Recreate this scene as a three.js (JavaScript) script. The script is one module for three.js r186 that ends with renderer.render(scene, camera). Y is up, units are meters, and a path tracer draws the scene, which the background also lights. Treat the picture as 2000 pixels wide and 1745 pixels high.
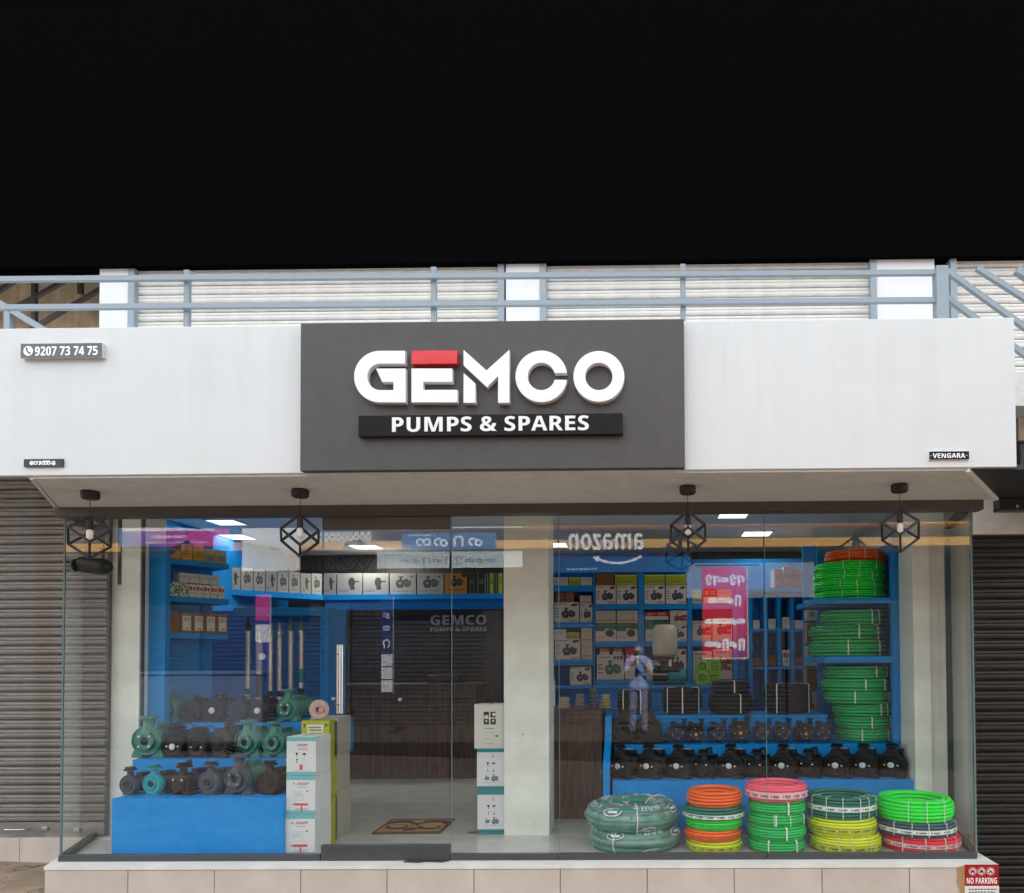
import * as THREE from 'three';
import { RoundedBoxGeometry } from 'three/addons/geometries/RoundedBoxGeometry.js';
import { mergeGeometries } from 'three/addons/utils/BufferGeometryUtils.js';
import { MarchingCubes } from 'three/addons/objects/MarchingCubes.js';
import { FontLoader } from 'three/addons/loaders/FontLoader.js';
import { TextGeometry } from 'three/addons/geometries/TextGeometry.js';
import { RectAreaLightUniformsLib } from 'three/addons/lights/RectAreaLightUniformsLib.js';

// ------------------------------------------------------------------ camera, sky, sun, exposure
const scene = new THREE.Scene();
const F = 1450, D = 5.47, EYE = 1.65;                 // focal length in photo pixels, distance to the glass, lens height
const PX = 1242, PY = 1257;                           // principal point of the (cropped) photograph
const camera = new THREE.PerspectiveCamera(2 * Math.atan(PY / F) * 180 / Math.PI, PX / PY, 0.05, 400);
camera.position.set(0, EYE, D);
camera.rotation.order = 'YXZ';
camera.rotation.set(0.0241, 0.011, -0.006);
camera.setViewOffset(2 * PX, 2 * PY, 0, 0, 2000, 1745);
camera.updateProjectionMatrix();
camera.updateMatrixWorld(true);

const renderer = new THREE.WebGLRenderer({ antialias: true });
renderer.setSize(1024, 893);
renderer.toneMapping = THREE.LinearToneMapping;
renderer.toneMappingExposure = 5.9;
renderer.shadowMap.enabled = true;
RectAreaLightUniformsLib.init();

{ // pale hazy sky; the sun stands behind the shop, so its front lies in open shade
  const w = 64, h = 32, d = new Float32Array(w * h * 4);
  for (let j = 0; j < h; j++) for (let i = 0; i < w; i++) {
    const el = ((j + 0.5) / h - 0.5) * Math.PI, s = Math.max(0, Math.sin(el));
    const az = (i + 0.5) / w * 2 * Math.PI;
    const L = el < 0 ? 0.17 : 0.385 * (1 + 0.15 * s) * (1 + 0.07 * Math.sin(az * 2 + 1) * Math.cos(el));
    const k = (j * w + i) * 4;
    d[k] = L * 0.94; d[k + 1] = L * 1.01; d[k + 2] = L * 1.06; d[k + 3] = 1;
  }
  const sky = new THREE.DataTexture(d, w, h, THREE.RGBAFormat, THREE.FloatType);
  sky.mapping = THREE.EquirectangularReflectionMapping;
  sky.magFilter = THREE.LinearFilter; sky.needsUpdate = true;
  scene.background = sky; scene.environment = sky;
}
const sun = new THREE.DirectionalLight(new THREE.Color(1, 0.97, 0.92), 5.0);
sun.position.set(3, 18.5, -14.5); sun.target.position.set(0, 2, 0);
sun.castShadow = true; sun.shadow.radius = 3;
sun.shadow.camera.left = -22; sun.shadow.camera.right = 22; sun.shadow.camera.top = 16; sun.shadow.camera.bottom = -16; sun.shadow.camera.far = 60;
scene.add(sun, sun.target);

// ------------------------------------------------------------------ helpers
let seed = 7;
const rnd = () => { seed = (seed * 1664525 + 1013904223) >>> 0; return seed / 4294967296; };
const rr = (a, b) => a + (b - a) * rnd();
const lerp = (a, b, t) => a + (b - a) * t;
const S = (z) => F / (D - z);                          // photo pixels per metre at depth z
function at(px, py, z) {                               // the point at depth z that the photograph shows at (px, py)
  const p = new THREE.Vector3(px / 1000 - 1, 1 - py / 872.5, 0.5).unproject(camera).sub(camera.position);
  return camera.position.clone().addScaledVector(p, (z - D) / p.z);
}
function rect(px0, py0, px1, py1, z) {
  const my = (py0 + py1) / 2, mx = (px0 + px1) / 2;
  const x0 = at(px0, my, z).x, x1 = at(px1, my, z).x, y1 = at(mx, py0, z).y, y0 = at(mx, py1, z).y;
  return { x0, x1, y0, y1, w: x1 - x0, h: y1 - y0, cx: (x0 + x1) / 2, cy: (y0 + y1) / 2 };
}
const used = {};
const numbered = (n) => { const k = used[n] = (used[n] ?? -1) + 1; return k ? n + '_' + String(k).padStart(3, '0') : n; };
function tag(o, label, category, group, kind) {
  if (label) o.userData.label = label;
  if (category) o.userData.category = category;
  if (group) o.userData.group = group;
  if (kind) o.userData.kind = kind;
  return o;
}
function thing(name, label, category, [x, y, z] = [0, 0, 0], group) {
  const o = new THREE.Group(); o.name = numbered(name); o.position.set(x, y, z); scene.add(o);
  return tag(o, label, category, group);
}
function part(name, geo, m, parent, label) {
  const g = Array.isArray(geo) ? join(geo) : geo;
  const o = new THREE.Mesh(g, m); o.name = name; o.castShadow = o.receiveShadow = true;
  parent.add(o); if (label) o.userData.label = label; return o;
}
function solo(name, label, category, geo, m, group) {    // a thing that is one mesh
  const o = part(numbered(name), geo, m, scene); return tag(o, label, category, group);
}
const struct = (name, geo, m) => { const o = part(numbered(name), geo, m, scene); o.userData.kind = 'structure'; return o; };
function join(list) {
  const gs = list.map((g) => { const n = g.index ? g.toNonIndexed() : g; for (const k of Object.keys(n.attributes)) if (!['position', 'normal', 'uv'].includes(k)) n.deleteAttribute(k); n.clearGroups?.(); return n; });
  return gs.length === 1 ? gs[0] : mergeGeometries(gs);
}
function metreUV(g) {                                   // uv in metres from the face each vertex lies on
  const p = g.attributes.position, n = g.attributes.normal, uv = new Float32Array(p.count * 2);
  for (let i = 0; i < p.count; i++) {
    const ax = Math.abs(n.getX(i)), ay = Math.abs(n.getY(i)), az = Math.abs(n.getZ(i));
    if (az >= ax && az >= ay) { uv[2 * i] = p.getX(i); uv[2 * i + 1] = p.getY(i); }
    else if (ax >= ay) { uv[2 * i] = p.getZ(i); uv[2 * i + 1] = p.getY(i); }
    else { uv[2 * i] = p.getX(i); uv[2 * i + 1] = p.getZ(i); }
  }
  g.setAttribute('uv', new THREE.BufferAttribute(uv, 2)); return g;
}
function bx(w, h, d, x = 0, y = 0, z = 0, r = 0) {       // box about its centre, edges rounded by r
  const g = r ? new RoundedBoxGeometry(w, h, d, 1, r) : new THREE.BoxGeometry(w, h, d);
  g.translate(x, y, z); return metreUV(g);
}
const box2 = (x0, x1, y0, y1, z0, z1, r = 0) => bx(x1 - x0, y1 - y0, z1 - z0, (x0 + x1) / 2, (y0 + y1) / 2, (z0 + z1) / 2, r);
const cyl = (r0, r1, h, x = 0, y = 0, z = 0, axis = 'y', seg = 20, open = false) => {
  const g = new THREE.CylinderGeometry(r1, r0, h, seg, 1, open);
  if (axis === 'z') g.rotateX(Math.PI / 2); if (axis === 'x') g.rotateZ(-Math.PI / 2);
  return g.translate(x, y, z);
};
function lathe(pts, axis = 'y', seg = 28) {
  const g = new THREE.LatheGeometry(pts.map(([r, y]) => new THREE.Vector2(r, y)), seg);
  if (axis === 'z') g.rotateX(Math.PI / 2); if (axis === 'x') g.rotateZ(-Math.PI / 2); return g;
}
function bar(a, b, w, h = w) {                           // square bar between two points
  const A = new THREE.Vector3(...a), B = new THREE.Vector3(...b), L = A.distanceTo(B);
  const g = new THREE.BoxGeometry(w, h, L);
  const m = new THREE.Matrix4().lookAt(A, B, Math.abs(B.y - A.y) > 0.99 * L ? new THREE.Vector3(1, 0, 0) : new THREE.Vector3(0, 1, 0));
  m.setPosition(A.add(B).multiplyScalar(0.5)); return g.applyMatrix4(m);
}
const tube = (pts, r, seg = 24, rad = 6, closed = false) => new THREE.TubeGeometry(new THREE.CatmullRomCurve3(pts.map((p) => new THREE.Vector3(...p)), closed), seg, r, rad, closed);
function extrude(shape, depth, bevel = 0.003) {
  return new THREE.ExtrudeGeometry(shape, { depth: depth - bevel, bevelEnabled: bevel > 0, bevelSize: bevel, bevelThickness: bevel, bevelSegments: 2, curveSegments: 28 });
}
const poly = (pts) => new THREE.Shape(pts.map(([x, y]) => new THREE.Vector2(x, y)));
function prism(pts, y0, y1) {                           // plan outline [x, z] raised from y0 to y1
  const g = new THREE.ExtrudeGeometry(poly(pts.map(([x, z]) => [x, -z])), { depth: y1 - y0, bevelEnabled: false });
  g.rotateX(-Math.PI / 2); g.translate(0, y0, 0); return metreUV(g);
}

// ------------------------------------------------------------------ textures and materials
const hash = (x, y, s = 0) => { let h = (x * 374761393 + y * 668265263 + s * 1442695041) | 0; h = Math.imul(h ^ (h >>> 13), 1274126177); return ((h ^ (h >>> 16)) >>> 0) / 4294967296; };
function vnoise(x, y, P, s) {                            // value noise that repeats every P cells
  const xi = Math.floor(x), yi = Math.floor(y), u = x - xi, v = y - yi, su = u * u * (3 - 2 * u), sv = v * v * (3 - 2 * v);
  const m = (a) => ((a % P) + P) % P;
  return lerp(lerp(hash(m(xi), m(yi), s), hash(m(xi + 1), m(yi), s), su), lerp(hash(m(xi), m(yi + 1), s), hash(m(xi + 1), m(yi + 1), s), su), sv);
}
const fbm = (u, v, P, s, oct = 4) => { let a = 0, w = 0.5, t = 0; for (let o = 0; o < oct; o++) { a += w * vnoise(u * P, v * P, P, s + o); t += w; w *= 0.55; P *= 2; } return a / t; };
function tex(size, fn, srgb = true, repeat = 1, rv = repeat) {
  const d = new Uint8Array(size * size * 4);
  for (let j = 0; j < size; j++) for (let i = 0; i < size; i++) {
    const c = fn((i + 0.5) / size, (j + 0.5) / size), k = (j * size + i) * 4;
    const a = typeof c === 'number' ? [c, c, c] : c;
    for (let q = 0; q < 3; q++) d[k + q] = Math.max(0, Math.min(255, a[q] * 255)); d[k + 3] = 255;
  }
  const t = new THREE.DataTexture(d, size, size); t.wrapS = t.wrapT = THREE.RepeatWrapping; t.magFilter = THREE.LinearFilter;
  if (srgb) t.colorSpace = THREE.SRGBColorSpace; t.repeat.set(repeat, rv); t.needsUpdate = true; return t;
}
function canvasTex(w, h, draw) {
  const c = document.createElement('canvas'); c.width = w; c.height = h; draw(c.getContext('2d'), w, h);
  const t = new THREE.CanvasTexture(c); t.colorSpace = THREE.SRGBColorSpace; return t;
}
const C = (r, g, b) => new THREE.Color().setRGB(r, g, b);
const mat = (color, roughness = 0.6, o = {}) => new THREE.MeshStandardMaterial({ color: Array.isArray(color) ? C(...color) : new THREE.Color(color), roughness, ...o });
const phys = (color, roughness, o = {}) => new THREE.MeshPhysicalMaterial({ color: Array.isArray(color) ? C(...color) : new THREE.Color(color), roughness, ...o });

const TX = {
  grain: tex(256, (u, v) => 0.9 + 0.1 * fbm(u, v, 16, 3)),
  streak: tex(512, (u, v) => { // rain streaks and faint blotches on painted panels
    const st = Math.pow(fbm(u, v * 0.06, 48, 5, 3), 2) * fbm(u, v, 6, 9); const bl = fbm(u, v, 5, 21);
    const dirt = Math.min(1, st * 0.75 + Math.max(0, bl - 0.56) * 0.9); return [1 - 0.075 * dirt, 1 - 0.075 * dirt, 1 - 0.09 * dirt];
  }, true, 0.37, 0.5),
  bump: tex(256, (u, v) => fbm(u, v, 24, 31), false, 2),
  fine: tex(256, (u, v) => fbm(u, v, 64, 33, 3), false, 3),
  cast: tex(256, (u, v) => { const n = fbm(u, v, 40, 41, 3); return 0.78 + 0.3 * n; }, true, 6),
  paving: tex(512, (u, v) => { // brown-grey dusty concrete with patches and grit
    const n = fbm(u, v, 6, 51, 6), g = hash(Math.floor(u * 512), Math.floor(v * 512), 3), k = 0.4 + 0.3 * n + 0.1 * (g - 0.5);
    const crack = Math.abs(fbm(u, v, 4, 55, 4) - 0.5) < 0.006 ? 0.6 : 1; return [k * 1.06 * crack, k * 0.93 * crack, k * 0.8 * crack];
  }, true, 0.7),
  tile: tex(256, (u, v) => { const n = fbm(u, v, 5, 61, 5); return [0.93 + 0.1 * (n - 0.5), 0.93 + 0.11 * (n - 0.5), 0.93 + 0.12 * (n - 0.5)]; }, true, 1.3),
  wood: tex(256, (u, v) => { const n = fbm(u * 1, v * 0.07, 40, 71, 4), k = 0.72 + 0.45 * (n - 0.5) + 0.2 * (fbm(u, v, 5, 73) - 0.5); return [k, k * 0.97, k * 0.95]; }, true, 1.4),
  shutter: tex(256, (u, v) => { const n = fbm(u * 0.3, v, 24, 81, 4); const m = fbm(u, v, 5, 85); return [0.84 + 0.4 * (n - 0.45), 0.835 + 0.39 * (n - 0.45) - 0.08 * (m - 0.5), 0.825 + 0.38 * (n - 0.45) - 0.14 * (m - 0.5)]; }, true, 0.8),
  plaster: tex(512, (u, v) => { const n = fbm(u, v, 5, 91, 6), st = fbm(u, v * 0.08, 30, 95, 3); const k = 0.95 + 0.5 * (n - 0.4) - 0.25 * st; return [k * 1.02, k * 0.97, k * 0.89]; }, true, 0.6),
};
const M = {
  fascia: mat([0.635, 0.665, 0.68], 0.42, { map: TX.streak }),
  signGrey: mat([0.066, 0.063, 0.061], 0.5, { map: TX.grain, bumpMap: TX.fine, bumpScale: 0.0004 }),
  letterWhite: phys([0.84, 0.84, 0.86], 0.16, { clearcoat: 0.5 }),
  letterRed: phys([0.6, 0.008, 0.015], 0.12),
  glossBlack: phys([0.008, 0.008, 0.009], 0.06),
  silver: mat([0.7, 0.7, 0.7], 0.25, { metalness: 0.9 }),
  steel: mat([0.6, 0.6, 0.58], 0.3, { metalness: 1 }),
  soffit: mat([0.7, 0.71, 0.69], 0.6, { map: TX.grain, bumpMap: TX.bump, bumpScale: 0.001 }),
  header: mat([0.085, 0.075, 0.07], 0.5, { map: TX.grain }),
  channel: mat([0.06, 0.063, 0.07], 0.4, { map: TX.grain }),
  rail: mat([0.28, 0.335, 0.385], 0.45, { map: TX.grain }),
  pillar: mat([0.91, 0.95, 0.88], 0.45, { map: TX.tile }),
  wall: mat([0.7, 0.71, 0.73], 0.7, { map: TX.streak }),
  plaster: mat([0.85, 0.76, 0.66], 0.9, { map: TX.plaster, bumpMap: TX.bump, bumpScale: 0.004 }),
  shutterWhite: mat([0.73, 0.715, 0.685], 0.5, { map: TX.grain }),
  shutterGrey: mat([0.3, 0.285, 0.275], 0.42, { map: TX.shutter, metalness: 0.15 }),
  shutterDark: mat([0.028, 0.024, 0.023], 0.42, { map: TX.shutter }),
  stone: mat([0.9, 0.88, 0.83], 0.35, { map: TX.tile }),
  stepTile: mat([0.7, 0.62, 0.55], 0.4, { map: TX.tile }),
  stepTileB: mat([0.675, 0.595, 0.525], 0.42, { map: TX.tile }),
  ground: mat([0.95, 0.93, 0.9], 0.92, { map: TX.paving, bumpMap: TX.bump, bumpScale: 0.006 }),
  fillerBlack: phys([0.0025, 0.0025, 0.0027], 0.95, { specularIntensity: 0 }),  // black of the invented panels above the upper shutters
  floor: phys([0.64, 0.63, 0.57], 0.14, { map: TX.tile }),
  ceiling: mat([0.88, 0.88, 0.87], 0.8),
  blue: phys([0.004, 0.29, 0.76], 0.5, { map: TX.grain, specularIntensity: 0.35 }),
  
  panelDark: mat([0.075, 0.066, 0.06], 0.45, { map: TX.wood }),
  woodBrown: mat([0.2, 0.125, 0.1], 0.4, { map: TX.wood }),
  black: mat([0.018, 0.017, 0.017], 0.45),
  matBlack: mat([0.02, 0.018, 0.018], 0.6),
  rubber: mat([0.02, 0.02, 0.021], 0.5),
  white: mat([0.8, 0.8, 0.78], 0.5),
  strap: mat([0.72, 0.74, 0.7], 0.4),
  kraft: mat([0.36, 0.22, 0.12], 0.8, { map: TX.grain }),
  card: mat([0.72, 0.7, 0.66], 0.7, { map: TX.grain }),
  glass: phys([0.965, 0.985, 0.975], 0.0, { transmission: 1, thickness: 0, ior: 1.66, transparent: false }),
  edge: mat([0.12, 0.2, 0.2], 0.3),
};
// ------------------------------------------------------------------ ground, step, neighbours
const groundY = (x) => -0.03 * (x + 4.3);
{
  const g = new THREE.PlaneGeometry(120, 80, 40, 1); g.rotateX(-Math.PI / 2); g.translate(0, 0, 30);
  const p = g.attributes.position; for (let i = 0; i < p.count; i++) p.setY(i, Math.abs(p.getX(i)) < 9 ? groundY(p.getX(i)) : groundY(Math.sign(p.getX(i)) * 9));
  g.computeVertexNormals(); struct('ground', metreUV(g), M.ground);
}
const FLOOR = at(1000, 1680, 0).y;
{
  const z = 0.16, t = thing('shop_step', 'beige tiled step with pale stone top running under the glass shopfront', 'step');
  const xl = at(85, 1690, z).x, xr = at(1950, 1690, z).x, top = FLOOR;
  const tl = at(120, 1680, 0).x, tr = at(1915, 1675, 0).x;
  part('stone_top', prism([[xl, z], [xr, z], [tr + 0.06, -0.76], [tl - 0.4, -0.76]], top - 0.022, top), M.stone, t);
  part('core', box2(xl + 0.03, xr - 0.03, -0.3, top - 0.023, -0.7, z - 0.03), M.stepTileB, t);
  const js = [85, 248, 417, 586, 755, 925, 1094, 1264, 1434, 1606, 1777, 1950];
  for (let i = 0; i < 11; i++) {
    const a = at(js[i], 1710, z).x + 0.0025, b = at(js[i + 1], 1710, z).x - 0.0025;
    part('tile', box2(a, b, -0.32, top - 0.026, z - 0.03, z - 0.004 - rnd() * 0.002, 0.003), i % 3 ? M.stepTile : M.stepTileB, t);
  }
  for (let k = 0; k < 2; k++) part('tile', box2(xl - 0.008 + 0.002, xl + 0.03, -0.3, top - 0.026, k ? -0.7 : -0.26, k ? -0.265 : z - 0.04, 0.002), M.stepTile, t);
}
{ // brick paving in the middle of the street, mirrored in the door glass
  const br = tex(256, (u, v) => { const r = Math.floor(v * 12), s = u * 6 + (r % 2) * 0.5, x = s % 1, y = (v * 12) % 1, j = (x < 0.05 || y < 0.1) ? 0.45 : 1, n = hash(Math.floor(s) % 6, r, 5), d = fbm(u, v, 8, 15); return [j * (0.45 + 0.2 * n + 0.1 * d), j * (0.38 + 0.17 * n + 0.1 * d), j * (0.34 + 0.14 * n + 0.1 * d)]; }, true, 0.8);
  const g = new THREE.PlaneGeometry(18, 4.2, 18, 1); g.rotateX(-Math.PI / 2); g.translate(0, 0.004, 5.5); const p = g.attributes.position; for (let i = 0; i < p.count; i++) p.setY(i, p.getY(i) + groundY(p.getX(i))); g.computeVertexNormals(); struct('brick_paving', metreUV(g), mat([0.85, 0.85, 0.85], 0.9, { map: br }));
}
{ // left neighbour: plinth and grey shutter
  const z = -0.64, t = thing('shop_step', 'low tiled plinth under the grey roller shutter at left', 'step');
  const y = at(40, 1637, -0.66).y;
  part('core', box2(-7, -4.4, -0.3, y - 0.001, -0.95, z - 0.012), M.stepTileB, t);
  const js = [-7, -6.2, -5.55, at(38, 1660, z).x, at(160, 1660, z).x];
  for (let i = 0; i < 4; i++) part('tile', box2(js[i] + 0.002, js[i + 1] - 0.002, -0.3, y, z - 0.012, z + 0.004, 0.002), M.stepTile, t);
}
function slatShape(pitch, thick) {                       // section of one curved shutter slat
  const s = [[0, 0], [thick * 0.6, pitch * 0.08], [thick * 0.98, pitch * 0.24], [thick, pitch * 0.36], [thick * 0.9, pitch * 0.47], [thick * 0.5, pitch * 0.51], [thick * 0.9, pitch * 0.55], [thick, pitch * 0.66], [thick * 0.9, pitch * 0.78], [thick * 0.6, pitch * 0.84], [thick * 0.2, pitch * 0.87], [-thick * 0.9, pitch * 0.9], [-thick * 0.9, pitch * 0.985]];
  return poly([...s, [-thick * 0.9 - 0.004, pitch * 0.985], [-thick * 0.9 - 0.004, 0]]);
}
function shutter(label, m, x0, x1, y0, y1, z, pitch, bottomBar, group) {
  const t = thing('roller_shutter', label, 'shutter', [0, 0, 0], group);
  const g = new THREE.ExtrudeGeometry(slatShape(pitch, 0.016), { depth: x1 - x0, bevelEnabled: false });
  g.rotateY(-Math.PI / 2); g.translate(x1 - x0, 0, 0);
  metreUV(g);
  let y = y0 + (bottomBar || 0);
  if (bottomBar) part('bottom_bar', box2(x0, x1, y0, y0 + bottomBar - 0.004, z - 0.01, z + 0.012, 0.003), m, t);
  for (; y < y1; y += pitch) { const o = part('slat', g, m, t); o.position.set(x0, y, z + rr(-0.0012, 0.0012)); o.rotation.x = rr(-0.012, 0.012); }
  return t;
}
{
  const z = -0.7, y0 = at(40, 1636, -0.68).y;
  const t = shutter('grey roller shutter left of the glass shop, closed above its plinth', M.shutterGrey, -7, -4.5, y0, 3.3, z, 0.0775, 0.125);
  const h = part('handle', tube([[-5.32, y0 + 0.07, z + 0.012], [-5.3, y0 + 0.07, z + 0.05], [-5.15, y0 + 0.07, z + 0.05], [-5.13, y0 + 0.07, z + 0.012]], 0.008), M.steel, t);
  part('latch', bx(0.05, 0.03, 0.02, -4.72, y0 + 0.06, z + 0.022, 0.004), M.steel, t);
  part('latch', bx(0.05, 0.03, 0.02, at(80, 1620, z).x + 0.05, y0 + 0.07, z + 0.022, 0.004), M.steel, t);
}
shutter('dark brown roller shutter right of the glass shop', M.shutterDark, 2.56, 4.2, -0.26, 2.62, -0.35, 0.0795, 0);
struct('wall', box2(2.56, 4.2, 2.62, 2.95, -0.5, -0.3), M.soffit);
struct('wall', box2(-7.2, -4.78, -0.3, 3.0, -1.2, -0.95), M.header);
struct('wall', box2(2.75, 4.4, -0.4, 3.0, -1.0, -0.8), M.header);
// ------------------------------------------------------------------ shell of the shop
const CEIL = 3.2, WL = -5.1, WR = 2.7, WB = -5.0;
struct('floor', box2(WL, WR, FLOOR - 0.2, FLOOR - 0.001, WB - 0.1, -0.77), M.floor);
struct('ceiling', box2(WL, WR, CEIL, CEIL + 0.2, WB - 0.1, -0.091), M.ceiling);
struct('wall', box2(WL - 0.2, WL, FLOOR - 0.2, CEIL, WB - 0.1, -0.9), M.blue);
struct('wall', box2(WR, WR + 0.2, FLOOR - 0.2, CEIL, WB - 0.1, -0.79), M.pillar);
struct('wall', box2(WL, WR, FLOOR - 0.1, CEIL, WB - 0.3, WB - 0.1), M.panelDark);
struct('unseen_body', box2(-14, 12, CEIL + 0.43, 9.9, WB - 0.3, -2.45), M.plaster);  // unseen upper block, added so its shadow covers the street
struct('unseen_roof', box2(-14, 12, 9.9, 10.05, WB - 0.4, -0.85), M.plaster);  // unseen roof, added to keep the sun out of the stairwell
struct('unseen_body', box2(-14, WL - 0.21, -0.5, CEIL + 0.42, WB - 0.3, -1.3), M.plaster);
struct('unseen_body', box2(WR + 0.21, 12, -0.5, CEIL + 0.42, WB - 0.3, -1.3), M.plaster);
struct('upper_slab', box2(-9, 7, CEIL + 0.2, CEIL + 0.42, WB - 0.3, 0.35), M.soffit);
{ // floor of the glass bay, in front of the pillars
  const a = at(128, 1670, -0.03), b = at(1908, 1668, -0.03);
  struct('floor', prism([[a.x, -0.03], [b.x, -0.03], [b.x + 0.1, -0.769], [a.x - 0.24, -0.769]], FLOOR - 0.019, FLOOR + 0.003), M.floor);
}
const pz = -0.75;
function pillar(px0, px1, label, extra) {
  const r = rect(px0, 1100, px1, 1600, pz);
  const t = thing('pillar', label, 'pillar', [r.cx, FLOOR, pz]);
  part('shaft', bx(r.w, CEIL - FLOOR, 0.34, 0, (CEIL - FLOOR) / 2, -0.17, 0.004), M.pillar, t);
  extra?.(t, r); return t;
}
pillar(216, 271, 'white pillar beside the blue pump display at the left end', (t, r) => {
  const w = rect(192, 1100, 214, 1600, pz).w;
  part('pilaster', bx(w, CEIL - FLOOR, 0.3, -r.w / 2 - w / 2 - 0.004, (CEIL - FLOOR) / 2, -0.19, 0.004), M.pillar, t);
  part('edge_trim', bx(0.012, CEIL - FLOOR - 0.1, 0.03, r.w / 2 + 0.008, (CEIL - FLOOR) / 2, -0.03), M.channel, t);
});
pillar(984, 1072, 'white pillar in the middle between door and right window', (t, r) => {
  part('lock_mark', cyl(0.006, 0.006, 0.006, at(1021, 1435, pz).x - r.cx, at(1021, 1435, pz).y - FLOOR, 0.002, 'z', 10), M.channel, t);
});
pillar(1786, 1819, 'white pillar at the right end behind the corner glass', (t, r) => {
  const w = rect(1821, 1100, 1856, 1600, pz).w;
  part('pilaster', bx(w, CEIL - FLOOR, 0.3, r.w / 2 + w / 2 + 0.004, (CEIL - FLOOR) / 2, -0.21, 0.004), M.pillar, t);
});
// beam over the glass, soffit, fascia
{
  const a = at(118, 1005, 0), b = at(1905, 1001, 0), yT = at(1000, 984, 0.03).y;
  solo('header_beam', 'dark beam along the top of the glass shopfront', 'beam', [box2(a.x - 0.02, b.x + 0.05, at(1000, 1004, 0).y, CEIL + 0.1, -0.09, 0.03)], M.header);
  const sy = at(1000, 984, 0.03).y;                      // level of the soffit
  const fz = 0.9;
  const L0 = at(60, 933, fz).x, L1 = at(114, 984, 0.03).x, R0 = at(1888, 916, fz).x, R1 = at(1942, 984, 0.03).x;
  const t = thing('canopy', 'white canopy front over the shop with plain grey-white underside', 'canopy');
  part('soffit', prism([[L0, fz - 0.02], [R0, fz - 0.02], [R1, 0.031], [L1, 0.031]], sy, sy + 0.03), M.soffit, t);
  part('edge_strip', bar([R0 + 0.015, sy + 0.006, fz - 0.02], [R1 + 0.015, sy + 0.006, 0.04], 0.026, 0.03), M.white, t);
  part('edge_strip', bar([L0 - 0.012, sy + 0.008, fz - 0.02], [L1 - 0.012, sy + 0.008, 0.04], 0.02, 0.03), M.soffit, t);
  const yb = at(1000, 921, fz).y, yt = at(1000, 631, fz).y, xr = at(1984, 780, fz).x;
  part('front_panel', [box2(-5.2, xr, yb, yt, fz - 0.04, fz, 0.004)], M.fascia, t);
  part('end_panel', box2(xr - 0.04, xr - 0.002, yb + 0.003, yt - 0.003, 0.1, fz - 0.041), M.fascia, t);
  part('top_cover', box2(-5.2, xr - 0.042, yt - 0.04, yt - 0.012, 0.1, fz - 0.041), M.fascia, t);
  // sign box
  const r = rect(586, 627, 1337, 917, fz + 0.06), s = thing('shop_sign', 'dark grey sign box with raised white shop name and red bar', 'sign', [r.cx, r.cy, fz]);
  part('panel', bx(r.w, r.h, 0.058, 0, 0, 0.0305, 0.004), M.signGrey, s);
  const k = 2.5, q = (x, y) => { const p = at(560 + x / k, 600 + y / k, fz + 0.085); return [p.x - r.cx, p.y - r.cy]; };
  const P = (...c) => poly(c.map(([x, y]) => q(x, y)));
  const m1 = q(0, 0), u = (q(1000, 400)[0] - q(0, 400)[0]) / 1000;
  const put = (shape, m = M.letterWhite, d = 0.045) => { const o = part('letter', extrude(shape, d, 0.0025), m, s); o.position.z = 0.0605; return o; };
  const arcPts = (cx, cy, rad, a0, a1, n) => Array.from({ length: n + 1 }, (_, i) => { const a = lerp(a0, a1, i / n); return [cx + rad * Math.cos(a), cy + rad * Math.sin(a)]; });
  const h = Math.PI / 2;
  put(P([580, 222], [460, 222], ...arcPts(460, 346, 124, -h, -3 * h, 30), [583, 470], [583, 308], [443, 308], [472, 370], [527, 370], [527, 413], ...arcPts(462, 347, 66, h, 3 * h, 24), [580, 281]));
  put(P([615, 308], [810, 308], [810, 370], [668, 370], [668, 412], [835, 412], [835, 470], [615, 470]));
  { // red bar with a slightly wavy face
    const a = q(615, 220), b = q(836, 284); const w = b[0] - a[0], hh = a[1] - b[1];
    const g = new THREE.PlaneGeometry(w, hh, 90, 40), p = g.attributes.position; // heat-bent acrylic: the upper part leans back
    for (let i = 0; i < p.count; i++) { const x = p.getX(i) / w, y = p.getY(i) / hh, e = 0.1 * Math.sin(x * 9 + 1) + 0.05 * Math.sin(x * 17) - 0.12; const q = Math.max(0, y - e); p.setZ(i, 0.05 - 0.11 * hh * q - 0.0006 * Math.sin(x * 14 + y * 3)); }
    g.computeVertexNormals();
    const o = part('red_bar', [g.translate((a[0] + b[0]) / 2, (a[1] + b[1]) / 2, 0.0605), bx(w, hh, 0.044, (a[0] + b[0]) / 2, (a[1] + b[1]) / 2, 0.0605 + 0.022)], M.letterRed, s);
  }
  put(P([868, 218], [978, 318], [1088, 218], [1088, 472], [1036, 472], [1036, 340], [980, 395], [868, 290]));
  put(P([868, 330], [922, 380], [922, 472], [868, 472]));
  { const a0 = Math.asin(18 / 124), a1 = Math.asin(18 / 68);
    put(P(...arcPts(1245, 345, 124, a0, 2 * Math.PI - a0, 60), ...arcPts(1245, 345, 68, 2 * Math.PI - a1, a1, 48))); }
  { const sh = P(...arcPts(1525, 345, 122, 0, 2 * Math.PI - 0.001, 60)); sh.holes.push(new THREE.Path(arcPts(1525, 345, 68, 0, -2 * Math.PI + 0.001, 48).map(([x, y]) => new THREE.Vector2(...q(x, y))))); put(sh); }
  const bs = rect(699, 809, 1217, 850, fz + 0.1);
  const strip = part('name_strip', bx(bs.w, bs.h, 0.04, bs.cx - r.cx, bs.cy - r.cy, 0.0805, 0.003), M.glossBlack, s);
  const font = await new FontLoader().loadAsync('fonts/droid/droid_sans_bold.typeface.json');
  const tr = rect(766, 814, 1150, 843, fz + 0.1);
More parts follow.
